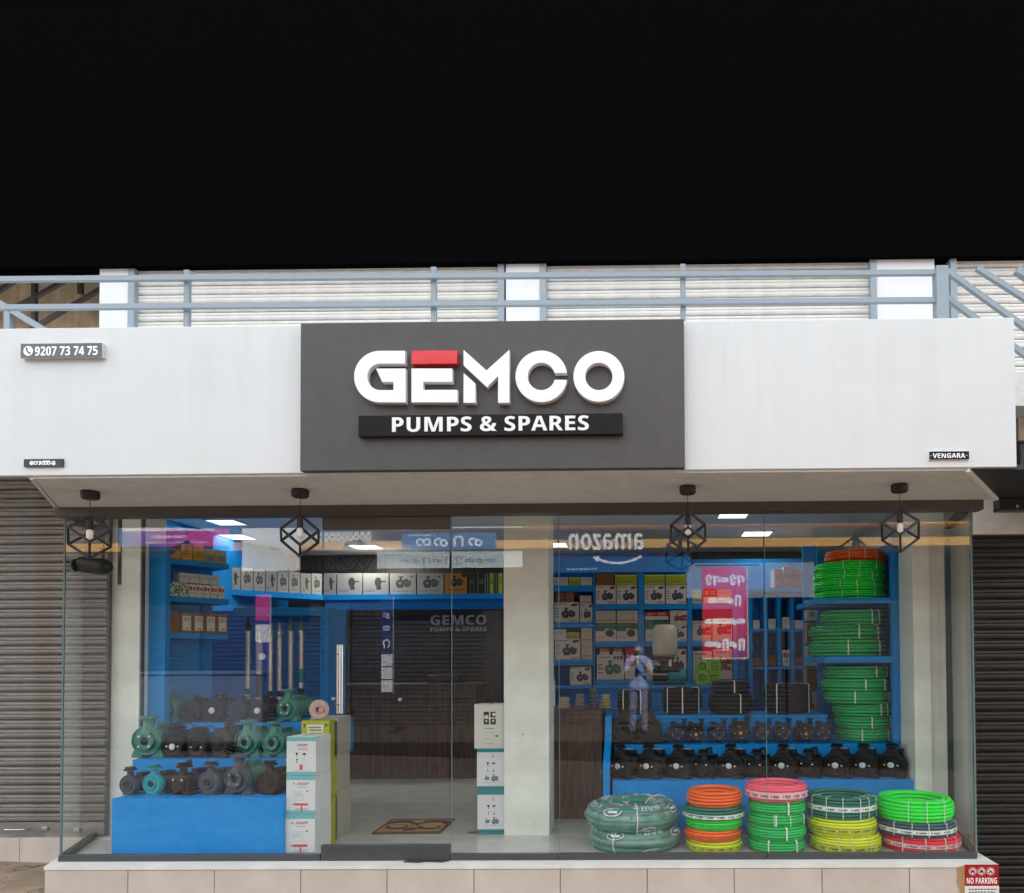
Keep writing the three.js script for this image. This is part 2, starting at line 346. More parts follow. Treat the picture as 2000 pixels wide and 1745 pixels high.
  const tg = new TextGeometry('PUMPS & SPARES', { font, size: tr.h, depth: 0.006, curveSegments: 8, bevelEnabled: false });
  tg.computeBoundingBox(); const bb = tg.boundingBox; tg.scale(tr.w / (bb.max.x - bb.min.x), tr.h / (bb.max.y - bb.min.y), 1);
  tg.computeBoundingBox(); tg.translate(tr.x0 - r.cx - tg.boundingBox.min.x, tr.y0 - r.cy - tg.boundingBox.min.y, 0.1007);
  part('lettering', tg, M.letterWhite, strip);
}
// Malayalam-like strokes: loops and hooks, for lettering too small or too blurred to set
function curls(c, x, y, h, n, width, color, lw = 0.13, sd = 1) {
  c.strokeStyle = color; c.lineWidth = h * lw; c.lineCap = 'round'; c.lineJoin = 'round';
  const st = width / n;
  for (let i = 0; i < n; i++) {
    const cx = x + (i + 0.5) * st, r = Math.min(st * 0.26, h * 0.42), k = Math.floor(hash(i, sd, 5) * 5);
    c.beginPath();
    if (k === 0) { c.arc(cx - r * 0.7, y + h / 2, r * 0.75, Math.PI * 0.3, Math.PI * 2.1); c.arc(cx + r * 0.9, y + h / 2, r * 0.75, Math.PI, Math.PI * 2.6); }
    else if (k === 1) { c.arc(cx, y + h * 0.45, r * 1.2, Math.PI * 0.7, Math.PI * 2.3); c.moveTo(cx + r, y + h * 0.95); c.lineTo(cx + r * 1.5, y + h * 0.2); }
    else if (k === 2) { c.arc(cx - r * 0.6, y + h * 0.6, r * 0.7, 0, Math.PI * 2); c.moveTo(cx + r * 0.1, y + h * 0.6); c.arc(cx + r * 0.7, y + h * 0.5, r * 0.8, Math.PI, Math.PI * 2.4); }
    else if (k === 3) { c.moveTo(cx - r, y + h * 0.9); c.lineTo(cx - r, y + h * 0.2); c.arc(cx, y + h * 0.35, r, Math.PI, Math.PI * 2.2); c.lineTo(cx + r * 0.9, y + h * 0.9); }
    else { c.arc(cx, y + h * 0.3, r, Math.PI * 0.8, Math.PI * 2.2); c.arc(cx, y + h * 0.75, r * 0.8, -Math.PI * 0.3, Math.PI * 1.1); }
    c.stroke();
  }
}
const printed = (t, rough = 0.5) => mat([0.92, 0.92, 0.92], rough, { map: t });
function faced(w, h, d, front, side) {                   // box whose +z face carries a print
  const g = new THREE.BoxGeometry(w, h, d); return [g, [side, side, side, side, front, side]];
}
{ // small signs on the fascia
  const z = 0.9;
  const sign = (px0, py0, px1, py1, d, label, front, side) => {
    const r = rect(px0, py0, px1, py1, z + d), t = thing('sign_plate', label, 'sign', [r.cx, r.cy, z + 0.001]);
    const [g, ms] = faced(r.w, r.h, d, front, side); part('plate', g.translate(0, 0, d / 2), ms, t); return [t, r];
  };
  const phone = phys([1, 1, 1], 0.1, { clearcoat: 1, clearcoatRoughness: 0.04, map: canvasTex(652, 112, (c, w, h) => {
    c.fillStyle = '#111214'; c.fillRect(0, 0, w, h); c.fillStyle = '#fff';
    c.beginPath(); c.arc(60, 56, 38, 0, 7); c.fill();
    c.strokeStyle = '#111'; c.lineWidth = 13; c.lineCap = 'round'; c.beginPath(); c.arc(78, 42, 30, 1.9, 3.3); c.stroke();
    c.lineWidth = 17; c.beginPath(); c.moveTo(48, 36); c.lineTo(50, 44); c.moveTo(66, 70); c.lineTo(73, 74); c.stroke();
    c.font = 'bold 92px sans-serif'; c.textBaseline = 'middle'; const s = '9207 73 74 75'; c.save(); c.translate(112, 60); c.scale(508 / c.measureText(s).width, 1.06); c.fillText(s, 0, 0); c.restore();
  }) });
  sign(40, 671, 199, 699, 0.032, 'black phone number sign with silver sides at the upper left of the fascia', phone, M.silver);
  const ml = phys([1, 1, 1], 0.12, { clearcoat: 1, clearcoatRoughness: 0.04, map: canvasTex(304, 64, (c, w, h) => {
    c.fillStyle = '#3b3f40'; c.fillRect(0, 0, w, h); c.strokeStyle = '#fff'; c.lineWidth = 8; c.lineCap = 'round';
    const A = (x, y, r, a, b) => { c.beginPath(); c.arc(x, y, r, a, b); c.stroke(); };
    A(62, 32, 13, 0.9, 6.0); A(62, 36, 5, 0, 6.3);                                 // the vowel sign
    A(92, 32, 12, 0.6, 5.9); A(116, 32, 12, 3.1, 7.9); c.beginPath(); c.moveTo(128, 46); c.lineTo(132, 18); c.stroke();   // va
    A(152, 34, 11, 0.4, 6.1); A(174, 34, 11, 3.1, 8.6); A(196, 34, 11, 3.1, 8.8); c.beginPath(); c.moveTo(150, 18); c.lineTo(204, 18); c.stroke(); // nga
    A(234, 34, 14, 0.9, 5.4); A(238, 38, 6, 0, 6.3);                               // ra
  }) });
  sign(46, 897, 122, 912, 0.012, 'small grey sign with white local script at the lower left of the fascia', ml, M.glossBlack);
  const ve = phys([1, 1, 1], 0.2, { map: canvasTex(312, 64, (c, w, h) => {
    c.fillStyle = '#0c0d10'; c.fillRect(0, 0, w, h); c.fillStyle = '#fff'; c.font = 'bold 52px sans-serif'; c.textBaseline = 'middle';
    const s = 'VENGARA'; c.save(); c.translate(28, 34); c.scale(254 / c.measureText(s).width, 0.95); c.fillText(s, 0, 0); c.restore(); c.fillRect(12, 29, 6, 6); c.fillRect(292, 29, 6, 6);
  }) });
  sign(1815, 882, 1893, 898, 0.012, 'small black sign with white place name at the lower right of the fascia', ve, M.white);
  { const p = at(1876, 1700, 0.162); solo('rust_stain', 'rusty yellow stain on the step beside the no parking plate', 'stain', (() => { const g = new THREE.ExtrudeGeometry(poly([[-0.02, 0.02], [0.03, 0.03], [0.03, -0.3], [-0.005, -0.3], [0.004, -0.2], [-0.004, -0.13], [-0.022, -0.08], [-0.014, -0.03]]), { depth: 0.001, bevelEnabled: false }); return metreUV(g.translate(p.x, p.y, 0.1605)); })(), mat([0.5, 0.3, 0.12], 0.8, { map: TX.tile })); }
  // no parking sign on the step
  const zz = 0.163, r = rect(1884, 1689, 1951, 1764, zz), t = thing('sign_plate', 'red and white no parking plate at the right end of the step', 'sign', [r.cx, r.cy, zz]);
  const np = printed(canvasTex(340, 380, (c, w, h) => {
    c.fillStyle = '#f0ecec'; c.fillRect(0, 0, w, h); c.fillStyle = '#a81418'; c.fillRect(0, 0, w, 212);
    for (let i = 0; i < 3; i++) {
      const x = 82 + i * 88, y = 68; c.fillStyle = '#f4eeee'; c.beginPath(); c.arc(x, y, 40, 0, 7); c.fill();
      c.strokeStyle = '#a81418'; c.lineWidth = 7; c.beginPath(); c.arc(x, y, 33, 0, 7); c.stroke();
      c.fillStyle = '#5c1216';
      if (i < 2) { c.fillRect(x - 20, y - 4, 40, 15); c.fillRect(x - 12, y - 16, 24, 14); } else { c.beginPath(); c.moveTo(x - 22, y + 12); c.lineTo(x + 4, y - 12); c.lineTo(x + 22, y + 10); c.fill(); }
      c.beginPath(); c.arc(x - 12, y + 12, 7, 0, 7); c.arc(x + 12, y + 12, 7, 0, 7); c.fill();
      c.beginPath(); c.moveTo(x - 24, y - 24); c.lineTo(x + 24, y + 24); c.stroke();
    }
    c.fillStyle = '#fff'; c.font = 'bold 78px sans-serif'; c.textBaseline = 'middle'; c.save(); c.translate(16, 162); c.scale(308 / c.measureText('NO PARKING').width, 1.05); c.fillText('NO PARKING', 0, 0); c.restore();
    c.fillStyle = '#555'; for (let k = 0; k < 5; k++) for (let x = 40; x < 296;) { const l = 8 + 22 * hash(x, k, 4); c.fillRect(x, 240 + k * 28, l, 12); x += l + 7; }
  }), 0.35);
  const [g, ms] = faced(r.w, r.h, 0.004, np, M.white); part('plate', g.translate(0, 0, 0.002), ms, t);
}
{ // dark neighbouring signboard at the right edge
  const t = thing('signboard', 'dark metal signboard edge beside the right end of the white canopy', 'signboard');
  const a = rect(1962, 740, 2080, 996, 0.06), un = at(1000, 984, 0.03).y + 0.006;
  part('underside', prism([[at(1890, 916, 0.9).x + 0.04, 0.87], [at(1944, 984, 0.03).x + 0.03, 0.03], [3.4, 0.03], [3.4, 0.87]], un, un + 0.03), mat([0.03, 0.034, 0.042], 0.4, { map: TX.grain }), t);
  part('board', box2(at(1944, 984, 0.06).x + 0.035, a.x1 + 0.6, a.y0, un - 0.001, -0.05, 0.06, 0.006), mat([0.02, 0.024, 0.03], 0.35, { map: TX.grain }), t);
  part('panel', box2(at(1991, 800, 0.06).x, a.x1 + 0.6, un + 0.031, a.y1, -0.05, 0.06, 0.006), mat([0.02, 0.024, 0.03], 0.35, { map: TX.grain }), t);
  part('rough_edge', box2(at(1989, 800, 0.1).x, a.x1, at(1990, 860, 0.1).y, at(1990, 738, 0.1).y, 0.061, 0.1), mat([0.5, 0.49, 0.47], 0.9, { map: TX.plaster, bumpMap: TX.bump, bumpScale: 0.006 }), t);
  for (const [x, y] of [[1986, 990]]) { const p = at(x, y, 0.06); part('screw', cyl(0.012, 0.012, 0.012, p.x, p.y, 0.066, 'z', 10), M.silver, t); }
}
// ------------------------------------------------------------------ upper storey
const uz = -1.0;
{
  const yb = 3.35, yc = at(1000, 511, uz + 0.06).y;
  const W = (px0, px1, label) => { const r = rect(px0, 500, px1, 640, uz); solo('wall', label, 'wall', box2(r.x0, r.x1, yb, yc + 0.3, uz - 0.2, uz), M.wall); };
  W(194, 257, 'white wall pier between the brown stairwell and the first upper shutter');
  W(988, 1055, 'white wall pier between the two wide upper shutters');
  W(1710, 1826, 'white wall pier behind the thick blue rail post');
  const sh = (px0, px1, label) => {
    const a = at(px0, 580, uz - 0.05).x, b = at(px1, 580, uz - 0.05).x;
    const t = shutter(label, M.shutterWhite, a, b, yb, yc + 0.2, uz - 0.06, 0.0805, 0);
    for (const x of [a, b]) part('jamb', box2(x - (x === a ? 0.055 : 0.002), x + (x === a ? 0.002 : 0.055), yb, yc + 0.3, uz - 0.09, uz + 0.012, 0.003), M.rail, t);
  };
  sh(270, 975, 'cream upper roller shutter above the left half of the canopy');
  sh(1068, 1697, 'cream upper roller shutter above the right half of the canopy');
  sh(1864, 2200, 'cream upper roller shutter behind the diagonal stair rails');
  // added black panels, invented to fill the unknown area above the upper shutters
  const t = thing('added_black_panels', 'added black panels filling the unknown area above the upper shutters', 'wall');
  for (let i = -11; i < 9; i++) for (let j = 0; j < 4; j++) part('panel', box2(i * 1.2 + 0.15, i * 1.2 + 1.3493, yc + j * 1.2, yc + j * 1.2 + 1.1993, uz + 0.02, uz + 0.06, 0.003), M.fillerBlack, t);
  part('backing', box2(-13, 10.5, yc + 0.01, 9.89, uz - 0.1, uz + 0.019), M.fillerBlack, t);
  // stairwell at the left
  struct('wall', box2(-14, at(194, 580, uz).x + 0.3, yb - 0.1, 9.89, uz - 1.3, uz - 1.1), M.plaster);
  const sw = thing('stair_railing', 'dark diagonal stair rails in the brown stairwell at upper left', 'railing');
  const z = uz - 0.55, L = (x0, y0, x1, y1, w) => { const a = at(x0, y0, z), b = at(x1, y1, z); part('rail', bar([a.x, a.y, z], [b.x, b.y, z], w), mrail2, sw); };
  const mrail2 = mat([0.11, 0.11, 0.11], 0.5, { map: TX.grain });
  L(-40, 592, 130, 486, 0.035); L(10, 612, 235, 490, 0.035); L(50, 650, 205, 560, 0.035); L(67, 500, 67, 640, 0.04); L(157, 500, 157, 575, 0.04);
  const z2 = uz + 0.25, L2 = (x0, y0, x1, y1, w) => { const a = at(x0, y0, z2), b = at(x1, y1, z2); part('rail', bar([a.x, a.y, z2], [b.x, b.y, z2], w), M.rail, sw); };
  L2(-30, 575, 95, 650, 0.05); L2(17, 605, 17, 650, 0.05);
  // balcony railing
  const rz = 0.32, rt = thing('balcony_railing', 'pale blue steel railing along the upper walkway', 'railing');
  const rail = (x0, y0, x1, y1, w, zz = rz) => { const a = at(x0, y0, zz), b = at(x1, y1, zz); part('rail', bar([a.x, a.y, zz], [b.x, b.y, zz], w, w), M.rail, rt); };
  rail(-60, 547, 1830, 533, 0.034); rail(-60, 602, 1830, 587, 0.034);
  for (const x of [365, 847, 1334]) { const p = at(x, 560, rz - 0.03); part('post', box2(p.x - 0.019, p.x + 0.019, 3.4, at(365, 524, rz).y, rz - 0.055, rz - 0.018, 0.003), M.rail, rt); }
  { const p = at(1838, 560, rz); part('post', box2(p.x - 0.042, p.x + 0.042, 3.4, at(1838, 523, rz).y, rz - 0.05, rz + 0.035, 0.004), M.rail, rt, 'thick corner post of the railing'); }
  const st = thing('stair_railing', 'pale blue diagonal stair rails at the upper right corner', 'railing');
  const z3 = 0.2, L3 = (x0, y0, x1, y1, w) => { const a = at(x0, y0, z3), b = at(x1, y1, z3); part('rail', bar([a.x, a.y, z3], [b.x, b.y, z3], w), M.rail, st); };
  L3(1850, 530, 2040, 668, 0.036); L3(1850, 582, 2040, 722, 0.036); L3(1908, 524, 2040, 608, 0.036); L3(1985, 528, 2060, 575, 0.05);
}
// ------------------------------------------------------------------ glass front
{
  const yt = at(1000, 1004, 0).y, yb = FLOOR, ch = 0.046;
  const pane = (px0, px1, label, top = yt) => {
    const a = at(px0, 1350, 0), b = at(px1, 1350, 0);
    const t = thing('glass_panel', label, 'glass panel', [0, 0, 0]);
    const g = new THREE.PlaneGeometry(b.x - a.x - 0.004, top - yb - ch); g.translate((a.x + b.x) / 2, (top + yb + ch) / 2, 0);
    part('pane', g, M.glass, t);
    part('channel', box2(a.x, b.x, yb + 0.0005, yb + ch, -0.025, 0.02, 0.003), M.channel, t);
    const e = (x) => part('glass_edge', box2(x - 0.002, x + 0.002, yb + ch, top, -0.006, 0.002), M.edge, t);
    e(a.x + 0.004);
  };
  pane(121, 628, 'large glass panel in front of the stepped pump display at left');
  pane(881, 1090, 'narrow glass panel in front of the middle pillar, right of the door');
  pane(1091, 1494, 'glass panel in front of the big teal hose coils and black pumps');
  pane(1495, 1901, 'glass panel at the right end in front of the hose stacks');
  const side = (a, b, label) => {
    const t = thing('glass_panel', label, 'glass panel'), L = Math.hypot(b[0] - a[0], b[1] - a[1]), ang = Math.atan2(-(b[1] - a[1]), b[0] - a[0]);
    const g = new THREE.PlaneGeometry(L, yt - yb - ch); g.rotateY(ang); g.translate((a[0] + b[0]) / 2, (yt + yb + ch) / 2, (a[1] + b[1]) / 2);
    part('pane', g, M.glass, t);
    part('channel', bar([a[0], yb + 0.027, a[1] - 0.03], [b[0], yb + 0.027, b[1]], 0.04, 0.044), M.channel, t);
    part('glass_edge', box2(a[0] - 0.006, a[0] + 0.006, yb + ch, yt, -0.008, 0.004), M.edge, t);
    part('head_channel', bar([a[0], yt + 0.02, a[1] - 0.1], [b[0], yt + 0.02, b[1]], 0.05, 0.05), M.header, t);
  };
  side([at(122, 1350, 0).x, -0.002], [at(191, 1350, pz).x, pz], 'side glass panel at the left corner of the shopfront');
  side([at(1902, 1350, 0).x, -0.002], [at(1858, 1350, pz).x, pz], 'side glass panel at the right corner of the shopfront');
  // door
  const r = rect(630, 1010, 879, 1677, 0), t = thing('glass_door', 'glass entrance door with black rails and long steel pull handle', 'door');
  const b1 = at(750, 1650, 0).y, t1 = at(750, 1034, 0).y;
  part('bottom_rail', box2(r.x0, r.x1, FLOOR + 0.004, b1, -0.022, 0.022, 0.003), M.channel, t);
  part('top_rail', box2(r.x0, r.x1, t1, at(750, 1011, 0).y, -0.022, 0.022, 0.003), M.header, t);
  part('transom', box2(r.x0, r.x1, at(750, 1010, 0).y, yt, -0.03, 0.024), M.header, t);
  const g = new THREE.PlaneGeometry(r.w - 0.01, t1 - b1); g.translate(r.cx, (t1 + b1) / 2, 0); part('pane', g, M.glass, t);
  for (const s of [-1, 1]) {
    const p = at(664 + s, 1260, 0.05 * s), q = at(666, 1394, 0.05 * s), geo = [cyl(0.0145, 0.0145, p.y - q.y, p.x + s * 0.006, (p.y + q.y) / 2, 0.05 * s, 'y', 16)];
    for (const y of [p.y - 0.07, q.y + 0.07]) geo.push(cyl(0.008, 0.008, 0.05, p.x, y, 0.025 * s, 'z', 10));
    part('handle', geo, M.steel, t);
  }
  for (const [x, y] of [[651, 1365], [781, 1367]]) { const p = at(x, y, 0); part('lock', cyl(0.012, 0.012, 0.02, p.x, p.y, 0.0, 'z', 14), M.steel, t); }
  const e = at(805, 1681, 0.05); solo('mat_scrap', 'torn dark strip lying on the step below the glass door', 'scrap', prism([[e.x - 0.05, 0.03], [e.x + 0.27, 0.035], [e.x + 0.22, 0.075], [e.x + 0.1, 0.06], [e.x + 0.06, 0.085], [e.x - 0.06, 0.07]], FLOOR + 0.001, FLOOR + 0.005), M.channel);
}
// ------------------------------------------------------------------ pendant lamps
{
  const sy = at(1000, 984, 0.03).y;
  const mk = () => {
    const t = new THREE.Group();
    part('canopy_disc', lathe([[0, -0.055], [0.045, -0.055], [0.055, -0.045], [0.056, -0.008], [0.05, 0], [0, 0]]), M.matBlack, t);
    part('cord', cyl(0.0022, 0.0022, 0.14, 0, -0.12, 0, 'y', 6), M.matBlack, t);
    part('socket', lathe([[0.005, -0.17], [0.017, -0.19], [0.02, -0.24], [0.018, -0.26], [0, -0.26]]), M.matBlack, t);
    part('bulb', lathe([[0.012, -0.26], [0.02, -0.27], [0.021, -0.315], [0.012, -0.327], [0, -0.328]]), mat([0.8, 0.76, 0.7], 0.3), t);
    const a = 0.163, c = new THREE.Group(), gs = [], q = new THREE.Quaternion().setFromUnitVectors(new THREE.Vector3(1, 1, 1).normalize(), new THREE.Vector3(0, 1, 0));
    const v = (i) => new THREE.Vector3(i & 1 ? a / 2 : -a / 2, i & 2 ? a / 2 : -a / 2, i & 4 ? a / 2 : -a / 2).applyQuaternion(q).add(new THREE.Vector3(0, -0.17 - a * Math.sqrt(3) / 2, 0));
    for (let i = 0; i < 8; i++) for (const b of [1, 2, 4]) if (!(i & b)) gs.push(bar(v(i).toArray(), v(i | b).toArray(), 0.0145));
    part('cage', gs, M.matBlack, t); return t;
  };
  const proto = mk();
  const lab = ['black cube cage pendant lamp at the far left end of the canopy', 'black cube cage pendant lamp below the left edge of the grey sign', 'black cube cage pendant lamp below the right edge of the grey sign', 'black cube cage pendant lamp at the far right end of the canopy'];
  [[176, 953, 3.0], [586, 953, 0.7], [1343, 946, 5.44], [1757, 943, 2.02]].forEach(([x, y, turn], i) => {
    const o = i ? proto.clone() : proto; o.name = numbered('pendant_lamp'); scene.add(o);
    const p = at(x, y, 0.53); o.position.set(p.x, sy, 0.53); o.rotation.set(0, turn, 0);
    if (i === 1 || i === 2) { const cg = o.getObjectByName('cage'), q = new THREE.Quaternion().setFromAxisAngle(new THREE.Vector3(Math.sin(i === 1 ? 1.3 : 2.353), 0, Math.cos(i === 1 ? 1.3 : 2.353)), 0.26), pv = new THREE.Vector3(0, -0.17, 0); cg.quaternion.copy(q); cg.position.copy(pv).sub(pv.clone().applyQuaternion(q)); } // these two cages hang a little askew
    else { const cg = o.getObjectByName('cage'); cg.quaternion.identity(); cg.position.set(0, 0, 0); }
    tag(o, lab[i], 'pendant lamp', 'cube cage pendant lamps under the canopy');
  });
}
// ------------------------------------------------------------------ stepped displays
const T1 = { z: -0.06, y: at(380, 1560, -0.06).y }, T2 = { z: -0.48 }, T3 = { z: -0.88 };
T2.y = at(400, 1484, T2.z).y; T3.y = at(450, 1413, T3.z).y;
{
  const t = thing('display_step', 'bright blue three tier display step behind the left window', 'display step');
  const f = FLOOR + 0.004, xs = [[218, 553], [258, 590], [300, 640]];
  [[T1, -0.06], [T2, T2.z], [T3, T3.z]].forEach(([q], i) => {
    const a = at(xs[i][0], 1550 - 70 * i, q.z).x, b = at(xs[i][1], 1550 - 70 * i, q.z).x;
    part('tier', box2(a, b, i ? [T1, T2][i - 1].y - 0.05 : f, q.y, i === 2 ? -1.45 : [T2, T3][i].z - 0.02, q.z, 0.004), M.blue, t);
  });
}
const TA = { z: -0.79 }, TB = { z: -1.13 }, TC = { z: -1.47 };
TA.y = at(1480, 1525, TA.z).y; TB.y = at(1480, 1455, TB.z).y; TC.y = at(1480, 1397, TC.z).y;
const RXL = at(1178, 1500, -0.79).x, RXR = at(1784, 1500, -0.8).x;
{
  const t = thing('display_step', 'bright blue three tier display step behind the right window', 'display step');
  const a = at(1196, 1500, TA.z).x;
  part('tier', box2(a, RXR, FLOOR + 0.001, TA.y, TB.z - 0.02, TA.z, 0.004), M.blue, t);
  part('tier', box2(a, RXR, TA.y - 0.05, TB.y, -2.0, TB.z, 0.004), M.blue, t);
  part('tier', box2(a, at(1617, 1400, TC.z).x, TB.y - 0.05, TC.y, -2.0, TC.z, 0.004), M.blue, t);
  const g = new THREE.ExtrudeGeometry(poly([[0.76, FLOOR], [0.76, TA.y + 0.13], [1.13, TB.y + 0.1], [1.2, TC.y + 0.01], [2.0, TC.y + 0.01], [2.0, FLOOR]]), { depth: 0.055, bevelEnabled: false });
  g.rotateY(Math.PI / 2); g.translate(RXL, 0, 0); part('side_panel', metreUV(g), M.blue, t);
}
// ------------------------------------------------------------------ pumps (one unit high, base at the origin, axis along z)
const PM = {
  green: phys([0.0675, 0.27, 0.216], 0.4, { map: TX.cast, specularIntensity: 0.55 }), teal: phys([0.0162, 0.3645, 0.4185], 0.35, { map: TX.cast, specularIntensity: 0.55 }), black: phys([0.014, 0.014, 0.015], 0.42, { map: TX.cast, specularIntensity: 0.55 }),
  brown: phys([0.032, 0.026, 0.025], 0.5, { map: TX.cast, specularIntensity: 0.55 }), navy: phys([0.036, 0.038, 0.066], 0.45, { map: TX.cast, specularIntensity: 0.55 }), slate: phys([0.05, 0.072, 0.098], 0.42, { map: TX.cast, specularIntensity: 0.55 }),
  steelblue: phys([0.07, 0.1, 0.13], 0.42, { map: TX.cast, specularIntensity: 0.55 }), hole: mat([0.01, 0.012, 0.012], 0.7), nut: mat([0.72, 0.72, 0.7], 0.35), brass: mat([0.6, 0.4, 0.12], 0.35, { metalness: 0.8 }),
  motorBlue: phys([0.04, 0.05, 0.14], 0.45, { map: TX.cast, specularIntensity: 0.55 }), wire: mat([0.015, 0.015, 0.018], 0.5), foil: mat([0.55, 0.6, 0.68], 0.3),
};
const nutGeo = (r, d, x, y, z) => cyl(r, r, d, x, y, z, 'z', 6);
function motor(t, m, r, len, cy, z0, box = true) {
  const pts = [[0, 0], [r * 0.86, 0]]; const n = 7;
  for (let i = 0; i < n; i++) { const a = 0.12 + i * 0.1; pts.push([r * 0.86, len * a], [r, len * (a + 0.008)], [r, len * (a + 0.042)], [r * 0.86, len * (a + 0.05)]); }
  pts.push([r * 0.9, len * 0.84], [r * 0.88, len * 0.97], [r * 0.7, len], [0, len]);
  const g = lathe(pts, 'z', 22); g.rotateY(Math.PI); g.translate(0, cy, z0); const mo = part('motor', g, m, t);
  if (box) part('terminal_box', bx(r * 0.9, r * 0.42, len * 0.42, 0, cy + r * 1.1, z0 - len * 0.5, 0.02), m, mo);
  part('fan_cover', (() => { const c = lathe([[0, 0], [r * 0.6, 0], [r * 0.95, 0.03], [r * 0.98, 0.12], [0.02, 0.12]], 'z', 18); c.rotateY(Math.PI); return c.translate(0, cy, z0 - len + 0.06); })(), m, mo);
}
const disc = (r, d, z, cy, b = 0.03) => lathe([[0, d], [r - b, d], [r, d - b], [r, b * 0.5], [r - b * 0.5, 0], [0, 0]], 'z', 36).translate(0, cy, z);
const annulus = (ri, ro, d, z, cy) => lathe([[ri, 0], [ri, d], [ro - 0.01, d], [ro, d - 0.012], [ro, 0], [ri, 0]], 'z', 32).translate(0, cy, z);
const ring4 = (r, cy, z, s, n = 4, off = Math.PI / 4) => Array.from({ length: n }, (_, i) => nutGeo(s, 0.03, r * Math.cos(off + i * 2 * Math.PI / n), cy + r * Math.sin(off + i * 2 * Math.PI / n), z));
function feet(t, m, w, h, d, spread, z = 0) {
  for (const s of [-1, 1]) { const g = new THREE.ExtrudeGeometry(poly([[-0.5 * w, 0], [0.5 * w, 0], [0.5 * w, 0.05], [0.28 * w - s * 0.06, h], [-0.28 * w - s * 0.06, h], [-0.5 * w, 0.05]]), { depth: d, bevelEnabled: true, bevelSize: 0.008, bevelThickness: 0.008, bevelSegments: 1 }); part('foot', g.translate(s * spread, 0.008, z - d / 2), m, t); }
}
const protos = {};
function pumpProto(type, col) {
  const key = type + col; if (protos[key]) return protos[key];
  const t = new THREE.Group(), m = PM[col];
  if (type === 'flange' || type === 'slim') {            // volute casing with open suction flange
    const r = type === 'slim' ? 0.36 : 0.37, cy = 0.41;
    part('casing', [disc(r, 0.2, -0.02, cy, 0.06), annulus(r * 0.84, r * 0.95, 0.03, 0.17, cy), ...[0, 1, 2, 3].map((k) => bx(r * 0.42, 0.035, 0.04, r * 0.66, 0, 0, 0.012).rotateZ(k * Math.PI / 2).translate(0, cy, 0.185)), cyl(0.17, 0.1, 0.3, 0.0, cy + 0.33, 0.08, 'y', 18), bx(0.09, 0.34, 0.13, 0.19, cy + 0.25, 0.08, 0.03).rotateZ(0.0)], m, t);
    const fl = part('suction_flange', [annulus(r * 0.27, r * 0.58, 0.08, 0.19, cy - 0.01)], m, t);
    part('inlet', cyl(r * 0.27, r * 0.27, 0.05, 0, cy - 0.01, 0.2, 'z', 20), PM.hole, fl);
    part('bolts', ring4(r * 0.46, cy - 0.01, 0.275, 0.028), type === 'slim' ? PM.brass : PM.nut, fl);
    part('discharge_flange', [cyl(0.12, 0.12, 0.14, 0, 0.9, 0.08, 'y', 18), cyl(0.21, 0.21, 0.06, 0, 0.965, 0.08, 'y', 24)], m, t);
    feet(t, m, 0.24, 0.3, 0.16, 0.24, 0.06);
    motor(t, type === 'slim' ? PM.green : m, 0.3, 0.75, cy, -0.02);
  } else if (type === 'nut') {                           // teardrop casing with a pale centre plug and side motor
    const cy = 0.36, r = 0.33;
    const sh = new THREE.Shape(); sh.absarc(0, cy, r, Math.PI * 0.86, Math.PI * 2.14); sh.lineTo(0.3, 0.55); sh.quadraticCurveTo(0.14, 0.64, 0.1, 0.8); sh.lineTo(-0.1, 0.8); sh.quadraticCurveTo(-0.14, 0.66, -0.3, 0.56);
    part('casing', [extrude(sh, 0.2, 0.025), annulus(r * 0.74, r * 0.9, 0.025, 0.2, cy), annulus(r * 0.4, r * 0.56, 0.02, 0.2, cy), disc(r * 0.3, 0.03, 0.2, cy, 0.01)], m, t);
    part('plug', [disc(0.085, 0.035, 0.225, cy, 0.012), annulus(0.03, 0.045, 0.012, 0.258, cy)], PM.nut, t);
    part('bolts', [nutGeo(0.026, 0.03, -0.165, cy, 0.225), nutGeo(0.026, 0.03, 0.165, cy, 0.225)], PM.nut, t);
    part('neck', [cyl(0.09, 0.085, 0.16, 0, 0.84, 0.09), cyl(0.17, 0.17, 0.05, 0, 0.9, 0.09, 'y', 8), cyl(0.135, 0.15, 0.04, 0, 0.965, 0.09, 'y', 8)], m, t);
    feet(t, m, 0.26, 0.2, 0.2, 0.22, 0.1);
    motor(t, m, 0.3, 0.85, cy, 0.0, false);
    const tb = part('terminal_box', bx(0.34, 0.16, 0.3, 0, cy + 0.36, -0.38, 0.04), PM.navy, t); part('name_plate', bx(0.26, 0.006, 0.2, 0, cy + 0.445, -0.38), PM.foil, tb);
  } else if (type === 'square') {                        // boxy self priming pump
    part('casing', [bx(0.66, 0.5, 0.3, 0, 0.33, 0.06, 0.07), bx(0.5, 0.36, 0.05, 0, 0.33, 0.22, 0.02), cyl(0.2, 0.2, 0.06, 0, 0.31, 0.24, 'z', 20)], m, t);
    part('bolts', [nutGeo(0.03, 0.03, -0.17, 0.45, 0.255), nutGeo(0.03, 0.03, 0.17, 0.45, 0.255)], PM.nut, t);
    part('neck', [cyl(0.13, 0.09, 0.24, 0, 0.68, 0.06), cyl(0.2, 0.2, 0.06, 0, 0.82, 0.06, 'y', 8), cyl(0.16, 0.17, 0.05, 0, 0.9, 0.06, 'y', 8)], m, t);
    part('valve', [tube([[0.04, 0.82, 0.06], [0.1, 0.95, 0.04], [0.22, 0.93, 0.02], [0.24, 0.8, -0.02]], 0.035, 16, 8), cyl(0.06, 0.06, 0.08, 0.2, 0.97, 0.02)], m, t);
    feet(t, m, 0.22, 0.16, 0.24, 0.24, 0.06);
    motor(t, col === 'brown' ? PM.motorBlue : m, 0.28, 0.85, 0.34, -0.05);
  } else if (type === 'fin') {                           // finned head on top, like a small compressor
